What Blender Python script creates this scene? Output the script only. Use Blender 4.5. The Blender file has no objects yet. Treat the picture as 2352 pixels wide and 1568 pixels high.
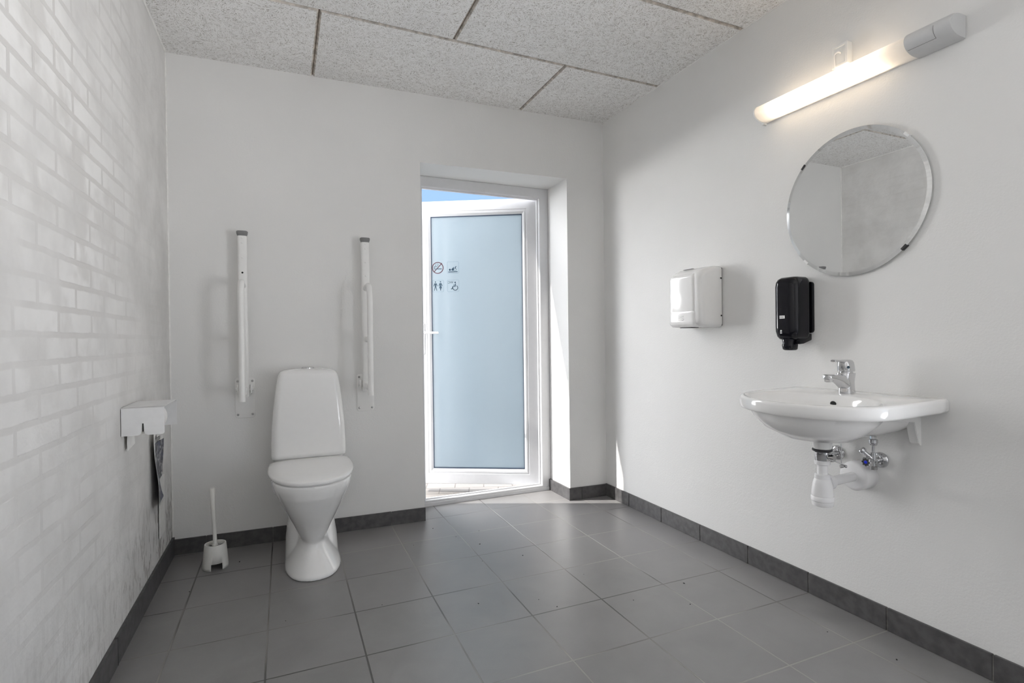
import bpy, bmesh, math, random
from mathutils import Vector, Matrix
PI = math.pi
random.seed(7)
SC = bpy.context.scene
COL = SC.collection

# ------------------------------------------------------------------ camera
YAW, PITCH, ROLL = 0.40525, -0.00585, -0.01227
CAM = Vector((-0.54067, -3.02725, 1.04534))
fw = Vector((math.sin(YAW)*math.cos(PITCH), math.cos(YAW)*math.cos(PITCH), math.sin(PITCH)))
r0 = Vector((math.cos(YAW), -math.sin(YAW), 0)); u0 = r0.cross(fw)
rt = r0*math.cos(ROLL) + u0*math.sin(ROLL); up = -r0*math.sin(ROLL) + u0*math.cos(ROLL)
cd = bpy.data.cameras.new('camera'); cam = bpy.data.objects.new('camera', cd); COL.objects.link(cam)
m = Matrix((rt, up, -fw)).transposed().to_4x4(); m.translation = CAM
cam.matrix_world = m
cd.sensor_width = 36; cd.lens = 36*1219.277/2352; cd.clip_start = 0.02
SC.camera = cam

# ------------------------------------------------------------------ world, sun, exposure
SUN = Vector((0.634, -0.298, -0.711)).normalized()          # direction the sunlight travels
w = bpy.data.worlds.new('sky'); SC.world = w; w.use_nodes = True
nt = w.node_tree; nt.nodes.clear()
def wn(t, **k):
    n = nt.nodes.new(t)
    for a, b in k.items(): setattr(n, a, b)
    return n
tc = wn('ShaderNodeTexCoord')
nrm = wn('ShaderNodeVectorMath', operation='NORMALIZE'); nt.links.new(tc.outputs['Generated'], nrm.inputs[0])
dt = wn('ShaderNodeVectorMath', operation='DOT_PRODUCT'); nt.links.new(nrm.outputs[0], dt.inputs[0]); dt.inputs[1].default_value = Vector((-0.30, 0.84, 0.45)).normalized()
mx = wn('ShaderNodeMath', operation='MAXIMUM'); nt.links.new(dt.outputs['Value'], mx.inputs[0]); mx.inputs[1].default_value = 0
pw = wn('ShaderNodeMath', operation='POWER'); nt.links.new(mx.outputs[0], pw.inputs[0]); pw.inputs[1].default_value = 5.0
sep = wn('ShaderNodeSeparateXYZ'); nt.links.new(nrm.outputs[0], sep.inputs[0])
def wm(op, a, b=None, clamp=False):
    n = wn('ShaderNodeMath', operation=op, use_clamp=clamp)
    for i, v in enumerate((a, b)):
        if v is None: continue
        if isinstance(v, bpy.types.NodeSocket): nt.links.new(v, n.inputs[i])
        else: n.inputs[i].default_value = v
    return n.outputs[0]
# bright broken cloud with one clear blue patch low beyond the door
gap = wn('ShaderNodeVectorMath', operation='DOT_PRODUCT'); nt.links.new(nrm.outputs[0], gap.inputs[0]); gap.inputs[1].default_value = Vector((0.30, 0.915, 0.27)).normalized()
cn = wn('ShaderNodeTexNoise'); nt.links.new(nrm.outputs[0], cn.inputs['Vector']); cn.inputs['Scale'].default_value = 3.0; cn.inputs['Detail'].default_value = 4
cl = wn('ShaderNodeMapRange', interpolation_type='SMOOTHSTEP'); nt.links.new(wm('ADD', gap.outputs['Value'], wm('MULTIPLY', wm('SUBTRACT', cn.outputs[0], 0.5), 0.10)), cl.inputs[0])
cl.inputs[1].default_value = 0.93; cl.inputs[2].default_value = 0.85; cl.inputs[3].default_value = 0.0; cl.inputs[4].default_value = 1.0
upm = wn('ShaderNodeMapRange'); nt.links.new(sep.outputs['Z'], upm.inputs[0]); upm.inputs[1].default_value = -0.05; upm.inputs[2].default_value = 0.05
upm.inputs[3].default_value = 7.5; upm.inputs[4].default_value = 1.0
b1 = wn('ShaderNodeBackground'); b1.inputs[0].default_value = (0.40, 0.63, 1.0, 1); b1.inputs[1].default_value = 0.90
b2 = wn('ShaderNodeBackground'); b2.inputs[0].default_value = (1.0, 0.99, 0.98, 1)
CLOUD, GLOW = 1.15, 15.0
south = wn('ShaderNodeMapRange'); nt.links.new(sep.outputs['X'], south.inputs[0]); south.inputs[1].default_value = 0.45; south.inputs[2].default_value = 0.75
south.inputs[3].default_value = 1.0; south.inputs[4].default_value = 1.3
nt.links.new(wm('MULTIPLY', wm('MULTIPLY', wm('ADD', wm('MULTIPLY', pw.outputs[0], GLOW), CLOUD), wm('MULTIPLY', cl.outputs[0], south.outputs[0])), upm.outputs[0]), b2.inputs[1])
ad = wn('ShaderNodeAddShader'); nt.links.new(b1.outputs[0], ad.inputs[0]); nt.links.new(b2.outputs[0], ad.inputs[1])
wo = wn('ShaderNodeOutputWorld'); nt.links.new(ad.outputs[0], wo.inputs[0])

sl = bpy.data.lights.new('sun', 'SUN'); so = bpy.data.objects.new('sun', sl); COL.objects.link(so)
sl.energy = 6.0; sl.angle = math.radians(0.5); sl.color = (1.0, 0.97, 0.93)
so.rotation_euler = SUN.to_track_quat('-Z', 'Y').to_euler()
so.location = (-3, 3, 5)

pl = bpy.data.lights.new('doorway_portal', 'AREA'); po = bpy.data.objects.new('doorway_portal', pl); COL.objects.link(po)
pl.shape = 'RECTANGLE'; pl.size = 0.945; pl.size_y = 2.06; pl.cycles.is_portal = True
po.location = (0.665, 0.36, 1.03); po.rotation_euler = (-PI/2, 0, 0)

pl2 = bpy.data.lights.new('fill_window_portal', 'AREA'); po2 = bpy.data.objects.new('fill_window_portal', pl2); COL.objects.link(po2)  # sampling portal for the added fill window behind the camera
pl2.shape = 'RECTANGLE'; pl2.size = 1.65; pl2.size_y = 1.15; pl2.cycles.is_portal = True
po2.location = (1.62, -3.075, 1.075); po2.rotation_euler = (0, PI/2, 0)

SC.view_settings.view_transform = 'Standard'; SC.view_settings.look = 'None'
SC.view_settings.gamma = 1.0; SC.view_settings.use_curve_mapping = False
SC.view_settings.exposure = 0.27
SC.cycles.max_bounces = 16; SC.cycles.diffuse_bounces = 10; SC.cycles.glossy_bounces = 6; SC.cycles.transmission_bounces = 8
SC.cycles.use_denoising = True
SC.cycles.sample_clamp_indirect = 8.0

# ------------------------------------------------------------------ material helpers
class NT:
    def __init__(s, name):
        s.m = bpy.data.materials.new(name); s.m.use_nodes = True
        s.t = s.m.node_tree; s.b = s.t.nodes['Principled BSDF']; s.out = s.t.nodes['Material Output']
        s.k = {}
    def n(s, typ, ins=None, **kw):
        x = s.t.nodes.new(typ)
        for a, b in kw.items(): setattr(x, a, b)
        for a, b in (ins or {}).items():
            if hasattr(b, 'is_linked') or isinstance(b, bpy.types.NodeSocket): s.t.links.new(b, x.inputs[a])
            else: x.inputs[a].default_value = b
        return x
    def math(s, op, a, b=None, clamp=False):
        ins = {0: a}
        if b is not None: ins[1] = b
        return s.n('ShaderNodeMath', ins, operation=op, use_clamp=clamp).outputs[0]
    def obj(s): return s.n('ShaderNodeTexCoord').outputs['Object']
    def mapping(s, v, loc=(0,0,0), rot=(0,0,0), sc=(1,1,1)):
        return s.n('ShaderNodeMapping', {0: v, 1: loc, 2: rot, 3: sc}).outputs[0]
    def noise(s, v, scale, detail=3, rough=0.5, dist=0.0):
        return s.n('ShaderNodeTexNoise', {'Vector': v, 'Scale': scale, 'Detail': detail, 'Roughness': rough, 'Distortion': dist}).outputs[0]
    def ramp(s, f, stops):
        r = s.n('ShaderNodeValToRGB', {0: f}); e = r.color_ramp.elements
        while len(e) < len(stops): e.new(0.5)
        for i, (p, c) in enumerate(stops):
            e[i].position = p; e[i].color = c if len(c) == 4 else (*c, 1)
        return r.outputs[0]
    def rng(s, f, a, b, c=0.0, d=1.0, smooth=False):
        return s.n('ShaderNodeMapRange', {0: f, 1: a, 2: b, 3: c, 4: d}, interpolation_type='SMOOTHSTEP' if smooth else 'LINEAR').outputs[0]
    def mix(s, f, a, b):
        ins = {0: f}
        x = s.n('ShaderNodeMix', ins, data_type='RGBA')
        for i, v in ((6, a), (7, b)):
            if isinstance(v, bpy.types.NodeSocket): s.t.links.new(v, x.inputs[i])
            else: x.inputs[i].default_value = v if len(v) == 4 else (*v, 1)
        return x.outputs[2]
    def set(s, **kw):
        for a, b in kw.items():
            a = a.replace('_', ' ')
            if isinstance(b, bpy.types.NodeSocket): s.t.links.new(b, s.b.inputs[a])
            elif isinstance(b, tuple) and len(b) == 3: s.b.inputs[a].default_value = (*b, 1)
            else: s.b.inputs[a].default_value = b
        return s
    def bump(s, h, strength, dist):
        x = s.n('ShaderNodeBump', {'Height': h, 'Strength': strength, 'Distance': dist}); s.t.links.new(x.outputs[0], s.b.inputs['Normal'])
        return x
def simple(name, col, rough, metal=0.0, spec=0.5, coat=0.0, bump=None, mottle=0.04):
    k = NT(name); v = k.obj()
    n = k.noise(v, 35.0, 3)
    k.set(Base_Color=k.mix(k.rng(n, 0.35, 0.65), tuple(c*(1-mottle) for c in col), tuple(min(1, c*(1+mottle)) for c in col)),
          Roughness=rough, Metallic=metal, Coat_Weight=coat)
    k.b.inputs['Specular IOR Level'].default_value = spec
    if bump: k.bump(k.noise(v, bump[0], 4), bump[1], bump[2])
    return k.m

def paint_mat(name, col):
    k = NT(name); v = k.obj()
    fine = k.noise(v, 150, 4, 0.6); mid = k.noise(v, 45, 3, 0.6, 0.8); broad = k.noise(v, 1.6, 3)
    patch = k.rng(k.noise(v, 3.2, 2), 0.50, 0.68)
    vert = k.noise(k.mapping(v, sc=(60, 60, 14)), 1.0, 3)
    h = k.math('ADD', k.math('MULTIPLY', fine, 0.6), k.math('MULTIPLY', k.math('MULTIPLY', mid, patch), 1.0))
    h = k.math('ADD', h, k.math('MULTIPLY', vert, 0.25))
    lo = tuple(c*0.965 for c in col)
    k.set(Base_Color=k.mix(k.rng(broad, 0.35, 0.65), lo, col), Roughness=0.62)
    k.b.inputs['Specular IOR Level'].default_value = 0.3
    k.bump(h, 0.35, 0.0035)
    return k.m

def brick_mat():
    k = NT('whitewashed_brick'); v = k.obj()
    s = k.n('ShaderNodeSeparateXYZ', {0: v}); y, z = s.outputs[1], s.outputs[2]
    wob = k.noise(v, 9, 3); wob2 = k.noise(k.mapping(v, loc=(5, 3, 1)), 11, 3)
    y2 = k.math('ADD', y, k.math('MULTIPLY', k.math('SUBTRACT', wob, 0.5), 0.014))
    z2 = k.math('ADD', z, k.math('MULTIPLY', k.math('SUBTRACT', wob2, 0.5), 0.009))
    BW, RH = 0.2465, 0.0665
    row = k.math('DIVIDE', k.math('SUBTRACT', z2, 1.0675 - 40*RH), RH)
    ri = k.math('FLOOR', row); rf = k.math('FRACT', row)
    par = k.math('MODULO', ri, 2.0)
    off = k.math('MULTIPLY', par, 0.5)
    cx = k.math('ADD', k.math('DIVIDE', k.math('ADD', y2, 1.3515 + 40*BW), BW), off)
    cf = k.math('FRACT', cx); ci = k.math('FLOOR', cx)
    # distance to joint centre, metres
    dz = k.math('MULTIPLY', k.math('SUBTRACT', 0.5, k.math('ABSOLUTE', k.math('SUBTRACT', rf, 0.5))), RH)
    dy = k.math('MULTIPLY', k.math('SUBTRACT', 0.5, k.math('ABSOLUTE', k.math('SUBTRACT', cf, 0.5))), BW)
    d = k.math('MINIMUM', dz, dy)
    brick = k.rng(d, 0.0055, 0.0095, 0, 1, True)               # 1 on the brick face
    cid = k.n('ShaderNodeCombineXYZ', {0: ci, 1: ri, 2: 0.0})
    wnz = k.n('ShaderNodeTexWhiteNoise', {'Vector': cid.outputs[0]}, noise_dimensions='3D')
    # patches of slurry that hide the pattern
    big = k.noise(k.mapping(v, loc=(0, .7, .3)), 2.3, 4, 0.55)
    smear = k.rng(k.noise(k.mapping(v, loc=(1, 2, 3)), 7.0, 3, 0.5, 0.3), 0.44, 0.66, 0, 1, True)
    vis = k.rng(big, 0.40, 0.60, 1.0, 0.12)
    # less visible joints near the far corner
    fade = k.math('MULTIPLY', k.rng(y, -1.1, -0.55, 1.0, 0.15), k.rng(k.math('ADD', z, k.math('MULTIPLY', big, .6)), 1.0, 1.45, 0.35, 1.0))
    vis = k.math('MULTIPLY', vis, fade)
    face = k.math('MULTIPLY', brick, k.math('SUBTRACT', 1.0, k.math('MULTIPLY', smear, 0.85)))
    wash = (0.645, 0.63, 0.61); paint = (0.82, 0.81, 0.795); 
    base = k.mix(k.math('MULTIPLY', face, 1.0), wash, paint)
    avg = k.mix(k.rng(k.noise(v, 4.5, 4, .6), 0.35, 0.65), (0.64, 0.63, 0.615), (0.76, 0.75, 0.735))
    col = k.mix(vis, avg, base)
    col = k.mix(k.math('MULTIPLY', wnz.outputs[0], 0.12), col, (0.60, 0.59, 0.57))
    # grime and flaking low in the corner
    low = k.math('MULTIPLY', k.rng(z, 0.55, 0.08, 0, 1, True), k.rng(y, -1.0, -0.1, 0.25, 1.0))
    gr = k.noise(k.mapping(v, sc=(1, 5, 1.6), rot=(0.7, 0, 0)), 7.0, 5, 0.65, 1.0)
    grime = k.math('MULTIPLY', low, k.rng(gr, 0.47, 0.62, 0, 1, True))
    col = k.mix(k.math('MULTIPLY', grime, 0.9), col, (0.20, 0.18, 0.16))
    k.set(Base_Color=col, Roughness=0.85); k.b.inputs['Specular IOR Level'].default_value = 0.15
    h = k.math('ADD', k.math('MULTIPLY', k.math('MULTIPLY', brick, vis), 0.0022), k.math('MULTIPLY', k.noise(v, 7, 4, .6), 0.010))
    h = k.math('ADD', h, k.math('MULTIPLY', k.noise(v, 120, 4), 0.0012))
    k.bump(h, 0.6, 1.0)
    return k.m

def tile_mat(name, T, ox, oy, grout_w=0.0055, floor=True):
    k = NT(name); v = k.obj()
    s = k.n('ShaderNodeSeparateXYZ', {0: v})
    u = k.math('DIVIDE', k.math('ADD', s.outputs[0], ox + 40*T), T); t = k.math('DIVIDE', k.math('ADD', s.outputs[1], oy + 40*T), T)
    uf, tf = k.math('FRACT', u), k.math('FRACT', t)
    du = k.math('MULTIPLY', k.math('SUBTRACT', 0.5, k.math('ABSOLUTE', k.math('SUBTRACT', uf, 0.5))), T)
    dv = k.math('MULTIPLY', k.math('SUBTRACT', 0.5, k.math('ABSOLUTE', k.math('SUBTRACT', tf, 0.5))), T)
    d = k.math('MINIMUM', du, dv)
    tile = k.rng(d, grout_w*0.42, grout_w*0.6, 0, 1, True)
    cid = k.n('ShaderNodeCombineXYZ', {0: k.math('FLOOR', u), 1: k.math('FLOOR', t), 2: 0.0})
    wnz = k.n('ShaderNodeTexWhiteNoise', {'Vector': cid.outputs[0]}, noise_dimensions='3D')
    n1 = k.noise(v, 6, 5, .6, .4); sp = k.noise(v, 420, 2)
    c = k.mix(k.rng(n1, .3, .7), (0.185, 0.180, 0.179), (0.235, 0.230, 0.226))
    c = k.mix(k.math('MULTIPLY', wnz.outputs[0], 0.35), c, (0.235, 0.222, 0.224))
    c = k.mix(k.rng(sp, .62, .72, 0, 0.35), c, (0.33, 0.325, 0.32))
    # thin scuffs and dust
    sc = k.rng(k.noise(k.mapping(v, sc=(1, 3, 1), rot=(0, 0, .6)), 38, 4, .7, 1.5), .66, .74)
    c = k.mix(k.math('MULTIPLY', sc, 0.35), c, (0.33, 0.325, 0.31))
    gc = k.mix(k.rng(k.noise(v, 1.4, 2), .42, .58), (0.06, 0.057, 0.052), (0.30, 0.285, 0.265))
    k.set(Base_Color=k.mix(tile, gc, c), Roughness=k.rng(k.math('ADD', n1, k.math('MULTIPLY', sc, .3)), .25, .85, 0.29, 0.42))
    k.b.inputs['Specular IOR Level'].default_value = 0.9
    h = k.math('ADD', k.math('MULTIPLY', tile, 0.0016), k.math('MULTIPLY', k.noise(v, 260, 2), 0.00012))
    h = k.math('ADD', h, k.math('MULTIPLY', k.noise(v, 5, 2), 0.0012))
    k.bump(h, 0.7, 1.0)
    return k.m

def woodwool_mat():
    k = NT('wood_wool'); v = k.obj()
    flat = k.n('ShaderNodeVectorMath', {0: v, 1: (1, 1, 0)}, operation='MULTIPLY').outputs[0]
    tot = None
    for i in range(6):
        vo = k.n('ShaderNodeTexVoronoi', {'Vector': k.mapping(flat, loc=(3.1*i, 1.7*i, 0)), 'Scale': 17.0 + 2.3*i, 'Randomness': 1.0}, feature='F1')
        ang = k.math('MULTIPLY', k.n('ShaderNodeSeparateColor', {0: vo.outputs['Color']}).outputs[0], 6.283)
        loc = k.n('ShaderNodeVectorMath', {0: flat, 1: (0.113*i, 0.271*i, 0)}, operation='ADD').outputs[0]
        rot = k.n('ShaderNodeVectorRotate', {'Vector': loc, 'Angle': ang}, rotation_type='Z_AXIS').outputs[0]
        bend = k.noise(loc, 22, 1)
        rot = k.n('ShaderNodeVectorMath', {0: rot, 1: k.n('ShaderNodeCombineXYZ', {0: 0.0, 1: k.math('MULTIPLY', bend, .03), 2: 0.0}).outputs[0]}, operation='ADD').outputs[0]
        st = k.noise(k.mapping(rot, sc=(22, 290, 1)), 1.0, 1, 0.4)
        line = k.rng(st, 0.50, 0.66, 0, 1, True)
        line = k.math('MULTIPLY', line, 1.0 - 0.06*i)
        tot = line if tot is None else k.math('MAXIMUM', tot, line)
    broad = k.noise(v, 3.0, 3)
    f = k.rng(tot, 0.12, 0.85)
    c = k.ramp(f, [(0, (0.47, 0.445, 0.415)), (0.25, (0.84, 0.825, 0.81)), (1, (0.95, 0.945, 0.935))])
    c = k.mix(k.rng(broad, .35, .7, 0, .15), c, (0.60, 0.59, 0.575))
    k.set(Base_Color=c, Roughness=0.9); k.b.inputs['Specular IOR Level'].default_value = 0.1
    k.bump(tot, 0.5, 0.0022)
    return k.m

def paving_mat():
    k = NT('concrete_paving'); v = k.obj()
    b = k.n('ShaderNodeTexBrick', {'Vector': k.mapping(v, rot=(0, 0, .35)), 'Color1': (.165, .152, .140, 1), 'Color2': (.13, .121, .112, 1), 'Mortar': (.07, .062, .055, 1), 'Scale': 1.0,
             'Mortar Size': .004, 'Brick Width': .21, 'Row Height': .14})
    n = k.noise(v, 40, 5, .7)
    k.set(Base_Color=k.mix(k.rng(n, .3, .7, 0, .35), b.outputs[0], (.20, .185, .165)), Roughness=.9)
    k.bump(k.math('SUBTRACT', k.math('MULTIPLY', n, .3), b.outputs[1]), .6, .004)
    return k.m

def glass_mat():
    k = NT('frosted_glass'); v = k.obj()
    n = k.noise(k.mapping(v, sc=(5, 5, .35)), 1.0, 2)
    c = k.mix(k.rng(n, .3, .7), (0.56, 0.615, 0.645), (0.585, 0.635, 0.66))
    tr = k.n('ShaderNodeBsdfTranslucent', {0: c})
    df = k.n('ShaderNodeBsdfDiffuse', {0: (0.42, 0.50, 0.56, 1)})
    gl = k.n('ShaderNodeBsdfGlossy', {0: (1, 1, 1, 1), 'Roughness': 0.12})
    m1 = k.n('ShaderNodeMixShader', {0: 0.35, 1: tr.outputs[0], 2: df.outputs[0]})
    fr = k.n('ShaderNodeFresnel', {0: 1.45})
    m2 = k.n('ShaderNodeMixShader', {0: fr.outputs[0], 1: m1.outputs[0], 2: gl.outputs[0]})
    k.t.links.new(m2.outputs[0], k.out.inputs[0])
    return k.m

def diffuser_mat():
    k = NT('lamp_diffuser_acrylic'); v = k.obj()
    c = k.mix(k.rng(k.noise(v, 20, 2), .3, .7), (0.93, 0.92, 0.91), (0.96, 0.95, 0.94))
    tr = k.n('ShaderNodeBsdfTranslucent', {0: c}); df = k.n('ShaderNodeBsdfDiffuse', {0: c}); gl = k.n('ShaderNodeBsdfGlossy', {'Roughness': .2})
    m1 = k.n('ShaderNodeMixShader', {0: 0.35, 1: tr.outputs[0], 2: df.outputs[0]})
    m2 = k.n('ShaderNodeMixShader', {0: 0.04, 1: m1.outputs[0], 2: gl.outputs[0]})
    k.t.links.new(m2.outputs[0], k.out.inputs[0])
    return k.m
def emit_mat(name, col, s):
    k = NT(name); k.set(Base_Color=(.9, .9, .9), Emission_Color=col, Emission_Strength=s); return k.m

def poster_mat():
    k = NT('poster_picture'); v = k.n('ShaderNodeTexCoord').outputs['UV']
    s = k.n('ShaderNodeSeparateXYZ', {0: v})
    def band(x, a, b): return k.math('MULTIPLY', k.math('GREATER_THAN', x, a), k.math('LESS_THAN', x, b))
    inside = k.math('MULTIPLY', band(s.outputs[0], .13, .98), band(s.outputs[1], .04, .84))
    n = k.noise(k.mapping(v, sc=(5, 8, 1)), 1.0, 6, .65, 1.2)
    n2 = k.noise(k.mapping(v, loc=(4, 2, 0), sc=(3, 4, 1)), 1.0, 4, .6, .5)
    pic = k.ramp(n, [(.38, (.006, .008, .018)), (.48, (.03, .032, .05)), (.54, (.22, .225, .25)), (.64, (.62, .61, .59))])
    pic = k.mix(k.rng(n2, .5, .6), pic, (.03, .035, .09))
    k.set(Base_Color=k.mix(inside, (.82, .81, .79), pic), Roughness=.45)
    return k.m

M = {}
M['paint'] = paint_mat('wall_paint', (0.80, 0.795, 0.783))
M['brick'] = brick_mat()
M['floor'] = tile_mat('floor_tile', 0.305, 0, 0)
M['skirt'] = simple('skirting_tile', (0.085, 0.082, 0.083), 0.42, bump=(200, .15, .001), mottle=.22)
M['grout'] = simple('skirting_grout', (0.22, 0.21, 0.20), 0.9, mottle=.3)
M['wool'] = woodwool_mat()
M['dark_gap'] = simple('ceiling_batten', (0.26, 0.215, 0.175), 0.9, mottle=.3)
M['board_edge'] = simple('wood_wool_cut_edge', (0.55, 0.51, 0.465), 0.9, mottle=.35)
M['caulk'] = simple('white_caulk', (0.82, 0.81, 0.79), 0.5)
M['paving'] = paving_mat()
M['upvc'] = simple('white_upvc', (0.66, 0.66, 0.67), 0.32, mottle=.01, bump=(6, .05, .002))
M['gasket'] = simple('black_gasket', (0.03, 0.05, 0.09), 0.5)
M['glass'] = glass_mat()
M['ceramic'] = simple('white_porcelain', (0.86, 0.855, 0.845), 0.09, coat=.4, mottle=.005)
M['seat'] = simple('white_seat_plastic', (0.87, 0.865, 0.855), 0.14, coat=.2, mottle=.005)
M['plastic'] = simple('white_plastic', (0.84, 0.835, 0.83), 0.3, mottle=.01)
M['pipe'] = simple('white_pipe_plastic', (0.85, 0.845, 0.85), 0.25, mottle=.01)
M['cream'] = simple('offwhite_plastic', (0.77, 0.76, 0.72), 0.4, mottle=.02)
M['enamel'] = simple('white_enamelled_steel', (0.83, 0.825, 0.81), 0.28, mottle=.01)
M['grey_lamp'] = simple('grey_lamp_plastic', (0.60, 0.60, 0.60), 0.4, mottle=.01)
M['powder'] = simple('powder_coated_white', (0.80, 0.80, 0.80), 0.38, mottle=.02)
M['chrome'] = simple('chrome', (0.66, 0.66, 0.67), 0.09, metal=1.0, mottle=.01)
M['satin'] = simple('brushed_nickel', (0.42, 0.415, 0.41), 0.28, metal=1.0, mottle=.05)
M['alu'] = simple('aluminium_handle', (0.80, 0.80, 0.80), 0.25, metal=1.0)
M['black'] = simple('gloss_black_plastic', (0.003, 0.003, 0.006), 0.09, spec=.35, mottle=.01)
M['dark'] = simple('dark_void', (0.012, 0.012, 0.012), 0.6)
M['rubber'] = simple('grey_rubber', (0.20, 0.20, 0.20), 0.55)
M['darkrubber'] = simple('black_rubber', (0.02, 0.02, 0.022), 0.5)
M['blue'] = simple('blue_cap', (0.0, 0.02, 0.65), 0.3)
M['bristle'] = simple('dark_bristles', (0.10, 0.10, 0.11), 0.8, mottle=.4)
M['paper'] = simple('toilet_paper', (0.86, 0.85, 0.83), 0.95, bump=(90, .4, .001))
M['sheet'] = simple('white_card', (0.78, 0.77, 0.745), 0.5)
M['ink'] = simple('dark_sign_film', (0.015, 0.05, 0.085), 0.4)
M['inkgrey'] = simple('grey_sign_outline', (0.22, 0.32, 0.40), 0.4)
M['inkred'] = simple('dark_red_sign_film', (0.075, 0.010, 0.022), 0.4)
M['inkwhite'] = simple('white_print', (0.8, 0.8, 0.8), 0.4)
M['text'] = simple('black_print', (0.02, 0.02, 0.02), 0.5)
M['diffuser'] = diffuser_mat()
M['tube'] = emit_mat('fluorescent_tube', (1.0, 0.80, 0.56), 7.5)
M['poster'] = poster_mat()
k = NT('mirror_silver'); k.set(Base_Color=(0.86, 0.87, 0.87), Metallic=1.0, Roughness=k.rng(k.noise(k.obj(), 3, 2), .3, .7, 0.0, 0.004)); M['mirror'] = k.m
M['mirror_edge'] = simple('mirror_bevel', (0.80, 0.81, 0.81), 0.06, metal=1.0, mottle=.01)
M['eave'] = simple('painted_eave', (0.5, 0.5, 0.5), 0.8)

# ------------------------------------------------------------------ mesh helpers
def V(*a): return Vector(a)
class MB:
    def __init__(s): s.bm = bmesh.new(); s.mi = 0
    def face(s, vs):
        try: f = s.bm.faces.new(vs); f.material_index = s.mi; return f
        except ValueError: return None
    def loft(s, rings, cap0=True, cap1=True, closed=True):
        R = [[s.bm.verts.new(p) for p in r] for r in rings]; n = len(R[0])
        for a, b in zip(R[:-1], R[1:]):
            for i in range(n if closed else n-1):
                j = (i+1) % n; s.face((a[i], a[j], b[j], b[i]))
        if closed and cap0: s.face(list(reversed(R[0])))
        if closed and cap1: s.face(R[-1])
        return R
    def box(s, a, b, bevel=0.0, seg=2):
        x0, y0, z0 = (min(a[i], b[i]) for i in range(3)); x1, y1, z1 = (max(a[i], b[i]) for i in range(3))
        t = bmesh.new(); bmesh.ops.create_cube(t, size=1)
        for v in t.verts: v.co = V(x0+(v.co.x+.5)*(x1-x0), y0+(v.co.y+.5)*(y1-y0), z0+(v.co.z+.5)*(z1-z0))
        if bevel: bmesh.ops.bevel(t, geom=list(t.edges), offset=bevel, segments=seg, affect='EDGES', profile=.5)
        s.merge(t)
    def merge(s, t, mat=None):
        mp = {}
        for v in t.verts: mp[v] = s.bm.verts.new(mat @ v.co if mat else v.co)
        for f in t.faces: s.face([mp[v] for v in f.verts])
        t.free()
    def prism(s, poly, lo, hi, axis='z', bevel=0.0):
        # poly 2-D; extruded along axis. z:(x,y) x:(y,z) y:(x,z)
        def P(p, h): return {'z': V(p[0], p[1], h), 'x': V(h, p[0], p[1]), 'y': V(p[0], h, p[1])}[axis]
        t = bmesh.new()
        A = [t.verts.new(P(p, lo)) for p in poly]; B = [t.verts.new(P(p, hi)) for p in poly]; n = len(poly)
        t.faces.new(A[::-1]); t.faces.new(B)
        for i in range(n): t.faces.new((A[i], A[(i+1) % n], B[(i+1) % n], B[i]))
        bmesh.ops.recalc_face_normals(t, faces=t.faces)
        if bevel: bmesh.ops.bevel(t, geom=list(t.edges), offset=bevel, segments=2, affect='EDGES', profile=.5)
        s.merge(t)
    def lathe(s, prof, o, ax, seg=32, sx=1.0):
        # prof: (r, h) along axis
        ax = Vector(ax).normalized(); e1 = ax.orthogonal().normalized(); e2 = ax.cross(e1); o = Vector(o)
        rings = [[o + ax*h + e1*(r*math.cos(2*PI*i/seg)*sx) + e2*(r*math.sin(2*PI*i/seg)) for i in range(seg)] for r, h in prof]
        s.loft(rings)
    def cyl(s, a, b, r, r2=None, seg=24):
        a = Vector(a); b = Vector(b); L = (b-a).length
        s.lathe([(r, 0), (r if r2 is None else r2, L)], a, b-a, seg)
    def tube(s, pts, r, seg=16, cap=True):
        pts = [Vector(p) for p in pts]; rs = r if isinstance(r, (list, tuple)) else [r]*len(pts)
        t0 = (pts[1]-pts[0]).normalized(); nrm = t0.orthogonal().normalized(); rings = []
        for i, p in enumerate(pts):
            t = (pts[min(i+1, len(pts)-1)] - pts[max(i-1, 0)]).normalized()
            nrm = (nrm - t*nrm.dot(t)).normalized(); bn = t.cross(nrm)
            rings.append([p + nrm*(rs[i]*math.cos(2*PI*j/seg)) + bn*(rs[i]*math.sin(2*PI*j/seg)) for j in range(seg)])
        s.loft(rings, cap, cap)
def spline(pts, n=8):
    P = [Vector(p) for p in pts]; P = [P[0]*2-P[1]] + P + [P[-1]*2-P[-2]]; out = []
    for i in range(1, len(P)-2):
        for j in range(n):
            t = j/n; a, b, c, d = P[i-1:i+3]
            out.append(.5*((2*b) + (c-a)*t + (2*a-5*b+4*c-d)*t*t + (3*b-a-3*c+d)*t**3))
    out.append(P[-2]); return out
def sup(hx, hy, n, m=None, N=48, cx=0, cy=0):
    m = m or n; r = []
    for i in range(N):
        a = 2*PI*i/N; c, s_ = math.cos(a), math.sin(a)
        r.append((cx + hx*math.copysign(abs(c)**(2/n), c), cy + hy*math.copysign(abs(s_)**(2/m), s_)))
    return r
def rrect(w, h, r, seg=6, cx=0, cy=0):
    o = []
    for qx, qy, a0 in ((1, 1, 0), (-1, 1, 90), (-1, -1, 180), (1, -1, 270)):
        for i in range(seg+1):
            a = math.radians(a0 + 90*i/seg); o.append((cx+qx*(w/2-r)+r*math.cos(a), cy+qy*(h/2-r)+r*math.sin(a)))
    return o
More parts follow.
